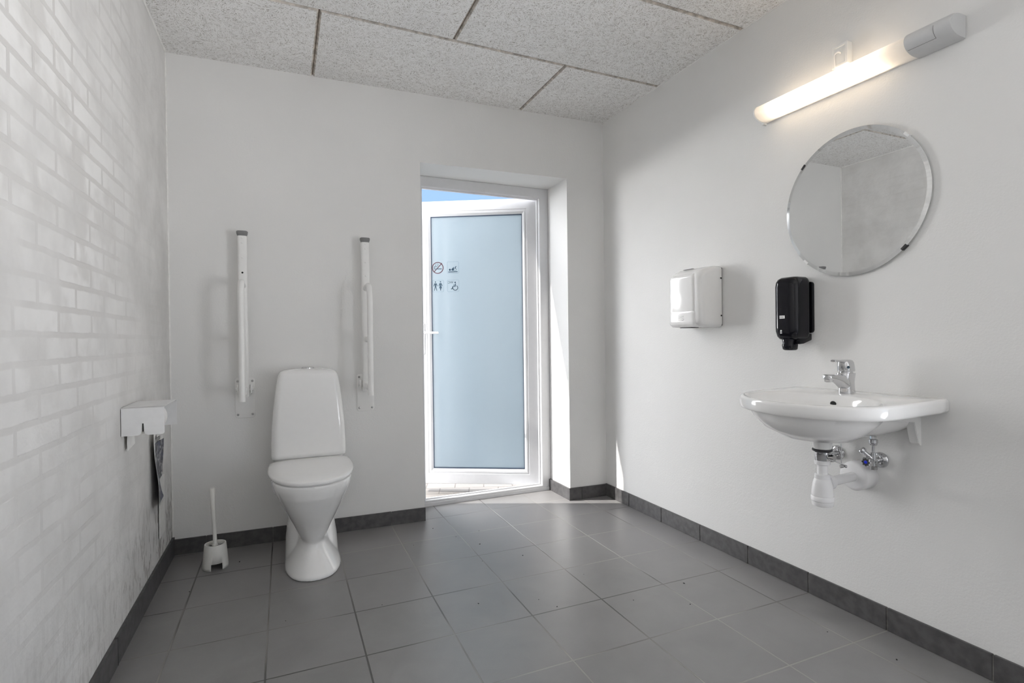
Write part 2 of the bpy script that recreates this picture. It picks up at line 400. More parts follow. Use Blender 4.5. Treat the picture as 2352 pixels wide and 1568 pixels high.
def obj(name, mb, mats, parent=None, smooth=40, loc=None, rot=None, label=None, bevel=None):
    me = bpy.data.meshes.new(name)
    bmesh.ops.recalc_face_normals(mb.bm, faces=mb.bm.faces)
    mb.bm.to_mesh(me); mb.bm.free()
    for mm in (mats if isinstance(mats, (list, tuple)) else [mats]): me.materials.append(M[mm] if isinstance(mm, str) else mm)
    o = bpy.data.objects.new(name, me); COL.objects.link(o)
    if parent: o.parent = parent
    if loc: o.location = loc
    if rot: o.rotation_euler = rot
    if smooth:
        for p in me.polygons: p.use_smooth = True
        me.set_sharp_from_angle(angle=math.radians(smooth))
    if bevel:
        b = o.modifiers.new('bevel', 'BEVEL'); b.width = bevel; b.segments = 2; b.limit_method = 'ANGLE'; b.angle_limit = math.radians(40)
    if label: o['label'] = label
    return o
def thing(name, label, cat, loc=(0, 0, 0), rz=0.0, group=None):
    o = bpy.data.objects.new(name, None); COL.objects.link(o); o.location = loc; o.rotation_euler = (0, 0, rz)
    o.empty_display_size = .05
    return tag(o, label, cat, group)
def tag(o, label, cat, group=None):
    o['label'] = label; o['category'] = cat
    if group: o['group'] = group
    return o
def struct(name, mb, mats, parent=None, smooth=30, **k):
    o = obj(name, mb, mats, parent, smooth, **k)
    if parent is None: o['kind'] = 'structure'
    return o
def text_mb(mb, txt, size, xf, depth=0.0006):
    cu = bpy.data.curves.new('t', 'FONT'); cu.body = txt; cu.size = size; cu.extrude = depth/2; cu.resolution_u = 4
    to = bpy.data.objects.new('t', cu); COL.objects.link(to)
    dg = bpy.context.evaluated_depsgraph_get(); me = bpy.data.meshes.new_from_object(to.evaluated_get(dg))
    vs = [mb.bm.verts.new(xf @ v.co) for v in me.vertices]
    for p in me.polygons: mb.face([vs[i] for i in p.vertices])
    bpy.data.objects.remove(to); bpy.data.curves.remove(cu); bpy.data.meshes.remove(me)

# ------------------------------------------------------------------ the room
def yb(x): return -0.0304*x                                    # inner face of the back wall
def xr(y): return 1.4083 + 0.00143*(y+0.01)                    # inner face of the right wall
def xl(y): return -1.0593 + 0.00101*(y+0.01)                   # inner face of the left wall
def cz(x, y): return 2.4606 - 0.0061*x + 0.00677*y             # ceiling height
YF = -3.75
DL, DR, DT, WT = 0.1925, 1.1385, 2.066, 0.345                  # door opening and wall thickness
def wallpiece(mb, pts, z0, z1):
    mb.prism(pts, z0, z1, 'z')

mb = MB(); mb.box((-1.6, YF-.3, -.12), (1.9, 0.24, 0.0)); struct('floor', mb, 'floor')
mb = MB()
def bp(x0, x1, z0, z1, depth=WT):
    t = [(x0, yb(x0)), (x1, yb(x1)), (x1, yb(x1)+depth), (x0, yb(x0)+depth)]
    mb.prism(t, z0, z1, 'z')
bp(-1.35, DL, 0, 2.62); bp(DR, 1.75, 0, 2.62); bp(DL, DR, DT, 2.62)
struct('wall_back', mb, 'paint')
mb = MB(); mb.prism([(xl(.3), .3), (xl(YF), YF), (xl(YF)-.2, YF), (xl(.3)-.2, .3)], 0, 2.62); struct('wall_left', mb, 'brick')
WY0, WY1, WZ0, WZ1 = -3.65, -2.50, .25, 1.90  # unseen window opening, added behind the camera to bring in fill light
mb = MB()
for ya, yb_, za, zb in ((.3, WY1, 0, 2.62), (WY0, YF, 0, 2.62), (WY1, WY0, 0, WZ0), (WY1, WY0, WZ1, 2.62)):
    mb.prism([(xr(ya), ya), (xr(yb_), yb_), (xr(yb_)+.2, yb_), (xr(ya)+.2, ya)], za, zb)
struct('wall_right', mb, 'paint')
mb = MB(); mb.box((-1.4, YF-.15, 0), (1.75, YF, 2.62)); struct('wall_front', mb, 'paint')
fill_win = bpy.data.objects.new('fill_window_1', None); COL.objects.link(fill_win); fill_win['kind'] = 'structure'; fill_win['label'] = 'wide white window added for fill light in the right wall, behind the viewpoint'
mb = MB()
for q in (((1.50, WY0, WZ0), (1.56, WY0+.06, WZ1)), ((1.50, WY1-.06, WZ0), (1.56, WY1, WZ1)), ((1.50, WY0, WZ0), (1.56, WY1, WZ0+.06)), ((1.50, WY0, WZ1-.06), (1.56, WY1, WZ1))): mb.box(*q)
obj('fill_window_frame', mb, 'upvc', fill_win, 30)

# ceiling of wood-wool boards with open joints
mb = MB(); mb.mi = 1
mb.loft([[V(x, y, cz(x, y)+dz) for x, y in ((-1.2, YF-.1), (1.6, YF-.1), (1.6, .2), (-1.2, .2))] for dz in (.009, .06)]); mb.mi = 0
def board(x0, x1, y0, y1):
    g = .0035; c = .0075; x0 += g; x1 -= g; y0 += g; y1 -= g
    def R(i, dz): return [V(x, y, cz(x, y)+dz) for x, y in ((x0+i, y0+i), (x1-i, y0+i), (x1-i, y1-i), (x0+i, y1-i))]
    mb.loft([R(0, .045), R(0, c), R(c*.4, c*.3)], True, False); n0 = len(mb.bm.faces)
    mb.mi = 2; mb.loft([R(0, c*.98), R(c*.4, c*.3), R(c*.9, .0002)], False, False); mb.mi = 0; mb.loft([R(c*.9, .0002), R(c, 0)], False, True)
rows = [(-.612, .6, -.383), (-1.212, -.612, .215), (-1.812, -1.212, -.383), (-2.412, -1.812, .215), (-3.012, -2.412, -.383), (-3.9, -3.012, .215)]
for y0, y1, x0 in rows:
    x = x0 - 1.2*2
    while x < 1.5:
        if x+1.2 > -1.1: board(max(x, -1.2), min(x+1.2, 1.55), y0, min(y1, .2))
        x += 1.2 if x0 < 0 else 1.2
struct('ceiling', mb, ['wool', 'dark_gap', 'board_edge'])

# irregular caulk beads
def bead(name, a, b, r, off=(0, 0, 0)):
    mb = MB(); a = Vector(a); b = Vector(b); n = int((b-a).length/.03); pts = []; rs = []
    for i in range(n+1):
        p = a.lerp(b, i/n); pts.append(p + V(random.uniform(-1, 1), random.uniform(-1, 1), random.uniform(-1, 1))*r*.18); rs.append(r*random.uniform(.75, 1.15))
    mb.tube(pts, rs, 8); struct(name, mb, 'caulk')
bead('trim_1', (-1.057, .029, .08), (-1.057, .029, 2.46), .0045)
bead('trim_2', (xl(0)+.002, .02, cz(-1.06, .02)), (xl(YF)+.002, YF+.02, cz(-1.06, YF)), .006)
bead('trim_3', (xr(0)-.001, -.04, cz(1.4, -.04)), (xr(YF)-.001, YF+.02, cz(1.4, YF)), .0035)

# skirting tiles
SK = 0.010
def skirting(name, a, b, joints, h=.076, end=None):
    # a->b along the wall face at floor level, room on the left of the direction; joints: distances from a
    a = V(*a, 0); b = V(*b, 0); d = (b-a).normalized(); nrm = V(-d.y, d.x, 0); L = (b-a).length
    mb = MB(); mb.mi = 1
    def slab(s0, s1, t, z1, bev):
        t_ = bmesh.new(); bmesh.ops.create_cube(t_, size=1)
        for v in t_.verts: v.co = a + d*(s0+(v.co.x+.5)*(s1-s0)) + nrm*((v.co.y+.5)*t) + V(0, 0, .0005+(v.co.z+.5)*z1)
        if bev: bmesh.ops.bevel(t_, geom=list(t_.edges), offset=bev, segments=2, affect='EDGES')
        mb.merge(t_)
    slab(0, L, SK*.72, h-.002, 0); mb.mi = 0
    js = [0] + [j for j in joints if 0.01 < j < L-.01] + [L]
    for i in range(len(js)-1):
        g0 = 0 if i == 0 else .002; g1 = 0 if i == len(js)-2 else .002
        slab(js[i]+g0, js[i+1]-g1, SK, h+random.uniform(-.001, .001), .0012)
    struct(name, mb, ['skirt', 'grout'])
T = .305
# back wall, left of the door (room on the left when going from right to left -> go from door to corner)
skirting('baseboard_back_left', (DL+.002, yb(DL)), (-1.0593, yb(-1.0593)), [DL-0.0, DL+.305, DL+.61, DL+.915, DL+1.22][0:], h=.074)
skirting('baseboard_back_right', (1.4083, yb(1.4083)), (DR-.0095, yb(DR)), [.19])
skirting('baseboard_niche', (DR, yb(DR)-.0095), (DR-.004, .232), [], h=.073)
skirting('baseboard_left', (xl(.03), .02), (xl(YF), YF), [0.33+.3*i for i in range(0)] + [.96, 1.265, 1.57, 1.875, 2.18, 2.485, 2.79, 3.095, 3.4], h=.088)
skirting('baseboard_right', (xr(YF), YF), (xr(-.045), -.045), sorted([-(-T*j) - 0 for j in []] + [(-T*j) - YF for j in range(1, 13) if (-T*j) - YF > 0]), h=.080)

# ------------------------------------------------------------------ outside
mb = MB(); mb.box((-14, .33, -.12), (14, 16, -.035)); g = struct('ground', mb, 'paving'); g['label'] = 'sunlit beige block paving outside the open door'
mb = MB(); e0, e1 = V(-3.0, .643+.14*2.73, 0), V(3.5, .643-.14*3.77, 0)
mb.prism([(-3.0, .35), (3.5, .35), (3.5, max(.36, e1.y)), (2.0, .643-.14*2.27+.0), (-3.0, e0.y)], 2.45, 2.60)
mb.box((-3.0, .0, 2.60), (3.5, .40, 2.66))
struct('trim_4', mb, 'eave')

# ------------------------------------------------------------------ the door
door = bpy.data.objects.new('door_1', None); COL.objects.link(door); door['kind'] = 'structure'
door['label'] = 'white glazed door standing half open onto the yard'
def ringprof(mb, x0, x1, z0, z1, prof, o=V(0, 0, 0)):
    rings = []
    for dd, y in prof: rings.append([o+V(x0+dd, y, z0+dd), o+V(x1-dd, y, z0+dd), o+V(x1-dd, y, z1-dd), o+V(x0+dd, y, z1-dd)])
    rings.append(rings[0])
    R = [[mb.bm.verts.new(p) for p in r] for r in rings[:-1]]; R.append(R[0])
    for a, b in zip(R[:-1], R[1:]):
        for i in range(4): mb.face((a[i], a[(i+1) % 4], b[(i+1) % 4], b[i]))
# fixed frame: jambs and head, with rebate step, plus low threshold
mb = MB()
FY0, FY1 = .235, .287
ringprof(mb, DL, DR, -.03, DT, [(0, FY1), (0, FY0+.003), (.003, FY0), (.062, FY0), (.066, FY0+.004), (.066, FY0+.022), (.073, FY0+.024), (.073, FY1-.012), (.066, FY1-.010), (.066, FY1)])
obj('door_frame', mb, 'upvc', door, 30)
mb = MB(); mb.prism([(FY0-.004, 0), (FY0-.004, .020), (FY0+.004, .026), (FY0+.02, .026), (FY0+.024, .014), (FY1+.03, .008), (FY1+.03, -.034), (FY0-.004, -.034)], DL+.001, DR-.001, 'x')
obj('threshold', mb, 'upvc', door, 30)
# leaf
ang = math.atan2(.476, -.88)
leafroot = V(1.080, .290, .025)
LW, LH = .857, 1.993
mb = MB()
ringprof(mb, 0, LW, 0, LH, [(0, -.066), (0, -.003), (.003, 0), (.070, 0), (.0735, -.004), (.080, -.0045), (.083, -.001), (.090, -.002), (.1000, -.013), (.105, -.016), (.105, -.052), (.09, -.060), (.085, -.066)])
leaf = obj('door_leaf', mb, 'upvc', door, 30, loc=leafroot, rot=(0, 0, ang))
mb = MB(); ringprof(mb, .102, LW-.102, .106, LH-.105, [(0, -.030), (0, -.0145), (.0055, -.0165), (.0055, -.030)]); obj('gasket', mb, 'gasket', leaf, 30)
mb = MB(); mb.box((.1, -.045, .1), (LW-.1, -.021, LH-.1)); obj('glass_pane', mb, 'glass', leaf, 30, label='pale blue frosted glass')
# handle, plates, cylinder
hx = LW - .040
mb = MB(); mb.prism(rrect(.034, .235, .016, 6, hx, 1.025), 0.0, .008, 'y', .0015); pt = obj('handle_plate', mb, 'alu', leaf, 40)
mb = MB(); mb.cyl((hx, .005, 1.068), (hx, .042, 1.068), .010); mb.tube(spline([(hx, .040, 1.068), (hx-.02, .044, 1.068), (hx-.07, .044, 1.067), (hx-.125, .042, 1.066)], 6), .0095); obj('door_handle', mb, 'alu', leaf, 60)
mb = MB(); mb.lathe([(.0085, 0), (.0085, .012), (.007, .014)], (hx, 0, .985), (0, 1, 0)); mb.box((hx-.005, 0, .962), (hx+.005, .012, .985), .002); obj('lock_cylinder', mb, 'satin', leaf, 40)
for zz in (1.128, .93):
    mb = MB(); mb.lathe([(.0038, .0), (.0038, .009), (.002, .0095)], (hx, 0, zz), (0, 1, 0), 12); obj('screw', mb, 'satin', leaf, 40)
for zz in (.22, 1.0, 1.74):
    mb = MB(); mb.cyl((-.016, -.03, zz-.05), (-.016, -.03, zz+.05), .008); mb.box((-.016, -.036, zz-.04), (.0, -.026, zz+.04)); mb.box((-.03, -.034, zz-.04), (-.016, -.028, zz+.04)); obj('hinge', mb, 'upvc', leaf, 40)

# signs on the glass (seen from behind, so mirrored); leaf local coords, +x goes left in the view
LM = Matrix.Translation(leafroot) @ Matrix.Rotation(ang, 4, 'Z')
def leafpt(x, z): return LM @ V(x, -.0205, z)
def sign(label, cx, cz_, draw):
    o = bpy.data.objects.new('door_sign', None)
    mb = MB(); draw(mb)
    s = obj('door_sign', mb, ['ink', 'inkgrey', 'inkred', 'glass'], None, 30)
    s.location = LM @ V(cx, -.0208, cz_); s.rotation_euler = (0, 0, ang + PI)     # local x to the right in the view, y away
    bpy.data.objects.remove(o)
    tag(s, label, 'sign', 'pictogram stickers on the glass door')
TH = .0008
def P2(mb, pts, mi=0, t=TH): mb.mi = mi; mb.prism(pts, -t*.5-.0008, -t*.1, 'y')
def stroke(mb, pts, w, mi=0):
    for (ax, az), (bx, bz) in zip(pts[:-1], pts[1:]):
        d = Vector((bx-ax, bz-az)); L = d.length or 1e-6; n = Vector((-d.y, d.x))/L*w/2; e = d/L*w*.25
        P2(mb, [(ax-e.x+n.x, az-e.y+n.y), (bx+e.x+n.x, bz+e.y+n.y), (bx+e.x-n.x, bz+e.y-n.y), (ax-e.x-n.x, az-e.y-n.y)], mi)
def disc(mb, x, z, r, mi=0): P2(mb, [(x+r*math.cos(2*PI*i/20), z+r*math.sin(2*PI*i/20)) for i in range(20)], mi)
def arc(mb, x, z, r, a0, a1, w, mi=0, n=28):
    pts = [(x+r*math.cos(math.radians(a0+(a1-a0)*i/n)), z+r*math.sin(math.radians(a0+(a1-a0)*i/n))) for i in range(n+1)]
    for p, q in zip(pts[:-1], pts[1:]): stroke(mb, [p, q], w, mi)
def outline(mb, h=.041, r=.007):
    p = rrect(2*h, 2*h, r, 5); p.append(p[0]); stroke(mb, p, .0014, 1)
K = 1/17.42*.00275                                              # zoom pixel -> metre on the glass
def no_smoking(mb):
    k_ = .042/272; f = lambda x, y: ((x-463)*k_, -(y-440)*k_)
    mb.mi = 2
    mb.loft([[V(r_*math.cos(2*PI*i/64), y_, r_*math.sin(2*PI*i/64)) for i in range(64)] for r_, y_ in ((.0356, -.0012), (.0417, -.0012), (.0417, -.0008), (.0356, -.0008), (.0356, -.0012))], False, False)
    stroke(mb, [f(285, 625), f(655, 235)], .0055, 2)
    stroke(mb, [f(350, 490), f(640, 490)], .0055, 0); stroke(mb, [f(285, 475), f(285, 515)], .0022); stroke(mb, [f(318, 475), f(318, 515)], .0022)
    stroke(mb, [f(285, 465), f(287, 400), f(315, 365), f(370, 362), f(360, 330), f(370, 295), f(400, 270)], .0026)
    stroke(mb, [f(320, 465), f(325, 415), f(350, 395), f(410, 392), f(430, 360), f(470, 335), f(485, 300), f(470, 265), f(440, 250)], .0026)
def baby(mb):
    k_ = .082/520; f = lambda x, y: ((x-1068)*k_, -(y-420)*k_); outline(mb)
    stroke(mb, [f(865, 617), f(1270, 610)], .0055); x, z = f(930, 520); disc(mb, x, z, .0073)
    P2(mb, [f(*q) for q in [(1000, 520), (1010, 485), (1045, 455), (1095, 400), (1115, 410), (1108, 455), (1120, 470), (1115, 560), (1030, 560), (1005, 545)]])
    P2(mb, [f(*q) for q in [(1150, 420), (1200, 360), (1228, 365), (1225, 385), (1190, 425), (1205, 465), (1165, 468), (1150, 445)]])
    stroke(mb, [f(1120, 565), f(1200, 560), f(1225, 530), f(1222, 485), f(1190, 465), f(1120, 470)], .002)
def couple(mb):
    k_ = .082/520; f = lambda x, y: ((x-468)*k_, -(y-1158)*k_); outline(mb)
    x, z = f(353, 975); disc(mb, x, z, .0047); x, z = f(583, 970); disc(mb, x, z, .0047)
    P2(mb, [f(*q) for q in [(310, 1032), (400, 1032), (412, 1045), (450, 1160), (430, 1172), (388, 1085), (388, 1170), (425, 1362), (400, 1370), (357, 1200), (315, 1368), (290, 1365), (325, 1170), (325, 1085), (285, 1172), (262, 1165), (298, 1050)]])
    P2(mb, [f(*q) for q in [(540, 1030), (625, 1030), (680, 1155), (660, 1170), (612, 1085), (618, 1150), (650, 1255), (612, 1262), (598, 1362), (572, 1362), (560, 1262), (522, 1255), (552, 1150), (556, 1085), (512, 1168), (492, 1158)]])
def wheel(mb):
    k_ = .082/520; f = lambda x, y: ((x-1070)*k_, -(y-1142)*k_); outline(mb)
    x, z = f(1165, 993); disc(mb, x, z, .0050)
    stroke(mb, [f(1180, 1050), f(1170, 1165), f(1060, 1172), f(1015, 1285), f(980, 1275)], .0050); stroke(mb, [f(1175, 1110), f(1085, 1110)], .0040)
    x, z = f(1168, 1235); arc(mb, x, z, 110*k_, 55, -190, .0046)
    mb.mi = 0; x, z = f(1085, 1035)
    text_mb(mb, 'WC', .0225, Matrix.Translation(V(x, -.0005, z)) @ Matrix.Rotation(PI/2, 4, 'X') @ Matrix.Diagonal((-1, 1, 1, 1)), .0006)
def leaf_xy(px_world): pass
sign('round no-smoking sticker, dark red ring and slash, upper left of four on door glass', .707, 1.527, no_smoking)
sign('square baby-changing sticker with lying infant, upper right of four on door glass', .598, 1.527, baby)
sign('square sticker of standing man and woman figures, below the no-smoking ring', .707, 1.398, couple)
sign('square wheelchair sticker with mirrored WC letters, below the baby-changing sticker', .598, 1.398, wheel)

# ------------------------------------------------------------------ toilet
t = thing('toilet', 'white floor-standing toilet with closed lid between two raised grab rails', 'toilet', (-.430, yb(-.43), 0), PI)
mb = MB()
def ringz(z, hx_, y0, y1, n=2.4, m=2.4, N=56):                 # local: y = distance out from the wall
    return [V(x, y, z) for x, y in sup(hx_, (y1-y0)/2, n, m, N, 0, (y0+y1)/2)]
# base flare
mb.loft([ringz(.0, .124, .12, .585, 2.3), ringz(.012, .1235, .12, .585, 2.3), ringz(.03, .117, .12, .572, 2.3), ringz(.07, .096, .12, .542, 2.3), ringz(.11, .074, .13, .512, 2.2), ringz(.15, .060, .15, .498, 2.1), ringz(.19, .062, .16, .50, 2.1), ringz(.24, .07, .2, .5)])
# rear trapway body
mb.loft([ringz(.0, .122, .03, .47, 2.6), ringz(.02, .122, .03, .465, 2.6), ringz(.10, .118, .03, .42, 2.6), ringz(.18, .106, .03, .38, 2.6), ringz(.26, .102, .02, .36, 2.6), ringz(.36, .12, .02, .34, 3), ringz(.415, .15, .015, .34, 4)])
# bowl cone
mb.loft([ringz(.125, .045, .30, .497, 2.1), ringz(.16, .064, .25, .518, 2.1), ringz(.21, .086, .2, .546, 2.15), ringz(.27, .114, .18, .583, 2.2), ringz(.32, .138, .17, .610, 2.25), ringz(.365, .157, .165, .634, 2.3), ringz(.40, .171, .165, .642, 2.3), ringz(.428, .1735, .165, .645, 2.3)])
# side collar that fades out before the front
mb.loft([ringz(.325, .120, .18, .42, 2.6), ringz(.334, .148, .175, .47, 2.8), ringz(.346, .164, .17, .505, 2.8), ringz(.365, .171, .165, .535, 2.7), ringz(.405, .1765, .165, .57, 2.5), ringz(.428, .1765, .165, .57, 2.5)])
# shelf under the cistern
mb.loft([ringz(.36, .15, .012, .2, 5), ringz(.41, .168, .012, .17, 6), ringz(.456, .169, .012, .178, 9)])
b = obj('bowl', mb, 'ceramic', t, 180)
rm = b.modifiers.new('remesh', 'REMESH'); rm.mode = 'VOXEL'; rm.voxel_size = .0052; rm.use_smooth_shade = True
sm = b.modifiers.new('smooth', 'SMOOTH'); sm.factor = .6; sm.iterations = 12
# cistern
mb = MB()
def cring(z, hx_, y1, r=.03, y0=.010): return [V(x, y, z) for x, y in rrect(2*hx_, y1-y0, r, 6, 0, (y0+y1)/2)]
mb.loft([cring(.4565, .174, .172, .035), cring(.460, .1785, .1765, .035), cring(.478, .179, .177, .035), cring(.52, .1785, .177, .037), cring(.60, .176, .176, .037), cring(.70, .168, .173, .036), cring(.80, .156, .168, .034), cring(.855, .147, .164, .032),
         cring(.875, .142, .162, .032), cring(.889, .134, .157, .03), cring(.897, .118, .147, .028, .014), cring(.902, .085, .125, .025, .03), cring(.904, .04, .105, .012, .055)])
ct = obj('cistern', mb, 'ceramic', t, 60)
mb = MB(); mb.lathe([(.031, 0), (.031, .006), (.027, .009), (.01, .0095)], (0, .085, .901), (0, 0, 1), 32, 1.0); obj('flush_button', mb, 'chrome', t, 40)
# seat and lid
def dring(z, ins, back=.179, front=.652, W=.189, N=40):
    pts = []
    for i in range(N+1):
        a = PI*i/N
        pts.append(V((W-ins)*math.copysign(abs(math.cos(a))**(2/2.35), math.cos(a)), .33 + (front-ins-.33)*abs(math.sin(a))**(2/2.1), z))
    pts += [V(-(W-ins), .28, z), V(-(W-ins)+.002, .21, z), V(-(W-ins)+.010, back+min(ins, .003)+.01, z), V(-(W-ins)+.022, back+min(ins, .003), z), V((W-ins)-.022, back+min(ins, .003), z), V((W-ins)-.010, back+min(ins, .003)+.01, z), V(W-ins-.002, .21, z), V(W-ins, .28, z)]
    return pts
mb = MB(); mb.loft([dring(.4285, .013), dring(.429, .010), dring(.436, .010), dring(.437, .013)]); obj('seat', mb, 'seat', t, 50)
mb = MB(); mb.loft([dring(.4340, .004), dring(.4355, .001), dring(.4440, -.001), dring(.4490, .002), dring(.4515, .008), dring(.4535, .018), dring(.4555, .06), dring(.4565, .1)]); obj('lid', mb, 'seat', t, 50)
for s in (-1, 1):
    mb = MB(); mb.cyl((s*.075-.02, .1705, .440), (s*.075+.02, .1705, .440), .008); obj('hinge', mb, 'seat', t, 50)

# toilet brush set
t = thing('toilet_brush_holder', 'off-white plastic toilet brush holder on the floor left of the toilet', 'brush holder', (-.848, -.215, 0))
mb = MB()
def br(z, a, b): return [V(a*math.cos(2*PI*i/48), b*math.sin(2*PI*i/48), z) for i in range(48)]
R = [[mb.bm.verts.new(p) for p in r] for r in (br(0, .0535, .0535), br(.012, .0535, .0535), br(.03, .0525, .0525), br(.07, .049, .049), br(.106, .0455, .0455), br(.111, .0445, .0445), br(.111, .0405, .0405), br(.105, .039, .039), br(.05, .038, .038))]
for a_, b_, in zip(R[:-1], R[1:]):
    for i in range(48):
        aa = 360*(i+.5)/48
        if R.index(a_) < 2 and 252 < aa < 305: continue        # notch in the foot, facing the room
        mb.face((a_[i], a_[(i+1) % 48], b_[(i+1) % 48], b_[i]))
mb.face(R[-1])
o = obj('cup', mb, 'cream', t, 50)
sd = o.modifiers.new('solid', 'SOLIDIFY'); sd.thickness = .0018; sd.offset = -1
mb = MB(); mb.box((-.006+.043, -.031, .02), (-.001+.043, -.0285, .032)); obj('drain_slot', mb, 'dark', t, 0)
t = thing('toilet_brush', 'white long-handled toilet brush standing upright in its holder', 'brush', (-.848, -.215, 0.0))
mb = MB(); mb.tube([V(-.001, 0, .108), V(-.0015, 0, .14), V(-.006, .0, .25), V(-.0098, 0, .366), V(-.010, 0, .369)], [.0095, .0085, .0095, .0125, .0115], 20); obj('handle', mb, 'cream', t, 50)
mb = MB(); mb.lathe([(.013, 0), (.013, .003), (.0095, .008)], (-.001, 0, .102), (0, 0, 1)); obj('collar', mb, 'cream', t, 50)
mb = MB()
for i in range(260):
    a = random.uniform(0, 2*PI); z = random.uniform(.05, .1); rr = random.uniform(.028, .035)
    p0 = V(0, 0, z-.004); p1 = V(rr*math.cos(a), rr*math.sin(a), z+.004); mb.cyl(p0, p1, .0008, .0005, 4)
bo = obj('bristle_head', mb, 'bristle', t, 30); bo['kind'] = 'stuff'

# ------------------------------------------------------------------ grab rails
def grab_rail(x, label, first=None):
    loc = (x, yb(x), 0)
    if first:
        r_ = first.copy(); COL.objects.link(r_); r_.location = loc; r_['label'] = label
        for c in list(first.children):
            d = c.copy(); COL.objects.link(d); d.parent = r_
            for g_ in c.children: e = g_.copy(); COL.objects.link(e); e.parent = d
        return r_
    r_ = thing('grab_rail', label, 'grab rail', loc, PI, 'fold-up grab rails beside the toilet')
    mb = MB(); mb.prism(rrect(.092, .205, .014, 5, 0, .757), .0, .006, 'y', .0015); pltt = obj('wall_plate', mb, 'enamel', r_, 40)
    for sx in (-1, 1):
        for zz in (.672, .843):
            mb = MB(); mb.lathe([(.006, 0), (.0058, .0022), (.003, .0028)], (sx*.034, .006, zz), (0, 1, 0), 16); obj('screw', mb, 'satin', r_, 40)
    for sx in (-1, 1):                                        # cheeks of the pivot
        mb = MB(); mb.prism(sup(.022, .026, 2.6, N=28, cx=.034, cy=.803), sx*.027, sx*.035, 'x', .002); obj('pivot_cheek', mb, 'enamel', r_, 40)
    mb = MB(); mb.cyl((-.040, .034, .803), (.040, .034, .803), .010); mb.prism(sup(.026, .026, 2.4, N=28, cx=.036, cy=.803), -.022, .022, 'x', .003)
    mb.box((-.018, .03, .785), (.018, .19, .815), .008); obj('pivot', mb, 'enamel', r_, 50)
    # upper arm: flattened tube standing upright
    def ov(z, a, b, cy=.058): return [V(px, py, z) for px, py in sup(a, b, 2.9, 2.9, 36, 0, cy)]
    mb = MB(); mb.loft([ov(.765, .018, .014), ov(.772, .0215, .017), ov(1.575, .0215, .017), ov(1.577, .021, .0165)]); arm = obj('arm_tube', mb, 'enamel', r_, 50)
    mb = MB(); mb.loft([ov(1.5765, .0215, .017), ov(1.588, .0255, .021), ov(1.598, .0265, .022), ov(1.601, .024, .0195)]); obj('end_cap', mb, 'rubber', r_, 50, label='grey rubber end cap')
    for i, zz in enumerate((1.541, 1.566, 1.467)):
        mb = MB(); mb.lathe([(.0052, 0), (.004, .0022), (.001, .0028)], (0, .0745, zz), (0, 1, 0), 14); obj('rivet', mb, 'enamel', r_, 50)
    # lower bar
    mb = MB(); mb.tube(spline([(0, .062, 1.322), (0, .10, 1.330), (0, .150, 1.334), (0, .186, 1.322), (0, .205, 1.285), (0, .208, 1.24), (0, .208, 1.0), (0, .208, .80), (0, .208, .765)], 8), .0145, 20); obj('lower_bar', mb, 'enamel', r_, 60)
    mb = MB(); mb.lathe([(.0152, 0), (.0155, .004), (.0152, .02)], (0, .208, .758), (0, 0, 1)); obj('bar_cap', mb, 'enamel', r_, 50)
    mb = MB(); mb.box((-.008, .06, 1.035), (.008, .2, 1.066), .006); obj('bridge', mb, 'enamel', r_, 50)
    return r_
g1 = grab_rail(-.7285, 'white fold-up grab rail with a small dark hole, left of the toilet')
mb = MB(); mb.lathe([(.0048, 0), (.0048, .0008)], (0, .0748, 1.391), (0, 1, 0), 14)
g2 = grab_rail(-.130, 'white fold-up grab rail between the toilet and the door', g1)
obj('screw_hole', mb, 'dark', g1, 0)
mb = MB(); mb.lathe([(.0052, 0), (.004, .0022), (.001, .0028)], (0, .0745, 1.394), (0, 1, 0), 14); obj('rivet', mb, 'enamel', g2, 50)

# ------------------------------------------------------------------ toilet roll holder on the brick wall (local x = -world y, y = out of wall)
RL = -PI/2
t = thing('toilet_roll_holder', 'white bent-metal toilet roll holder with a slot on the brick wall', 'toilet roll holder', (xl(-.7), -.71, .725), RL)
HW = .118; HD = .128; HT = .098
mb = MB()
prof = [(-HW, .0), (-HW, HT-.008), (-HW+.003, HT-.003), (-HW+.008, HT), (HW-.008, HT), (HW-.003, HT-.003), (HW, HT-.008), (HW, 0)]
th = .0018
inner = [(-HW+th, 0), (-HW+th, HT-.008), (-HW+.0042, HT-.0042), (-HW+.008, HT-th), (HW-.008, HT-th), (HW-.0042, HT-.0042), (HW-th, HT-.008), (HW-th, 0)]
# top and far cheek as one bent sheet, near cheek with slot and rounded corners
fartop = prof[:6] + inner[:6][::-1]
mb.prism(prof[:6] + inner[:6][::-1], 0, HD, 'y')
# near cheek outline in (y, z): slot from below
def arcp(cx_, cz__, r, a0, a1, n=6): return [(cx_+r*math.cos(math.radians(a0+(a1-a0)*i/n)), cz__+r*math.sin(math.radians(a0+(a1-a0)*i/n))) for i in range(n+1)]
sx = .064
pl_ = [(0, HT-.004), (0, 0)] + arcp(sx-.002-.016, .014, .014, -90, -12, 6) + [(sx-.002, .046), (sx+.002, .046)] + arcp(sx+.002+.016, .014, .014, 192, 270, 6) + arcp(HD-.008, .008, .008, -90, 0, 4) + [(HD, HT-.004)]
mb.prism(pl_, HW-th, HW, 'x')
mb.prism([(HW-.008, HT), (HW-.003, HT-.003), (HW, HT-.008), (HW-th, HT-.008), (HW-.0042, HT-.0042), (HW-.008, HT-th)], 0, HD, 'y')
mb.box((-HW, 0, 0), (HW, .0015, HT))
sh = obj('shell', mb, 'powder', t, 30)
mb = MB(); mb.lathe([(.0112, .0004), (.0112, .0009), (.0106, .0011), (.0102, .0007)], (HW-.0006, sx, .052), (1, 0, 0), 24); obj('knock_out', mb, 'powder', t, 40)
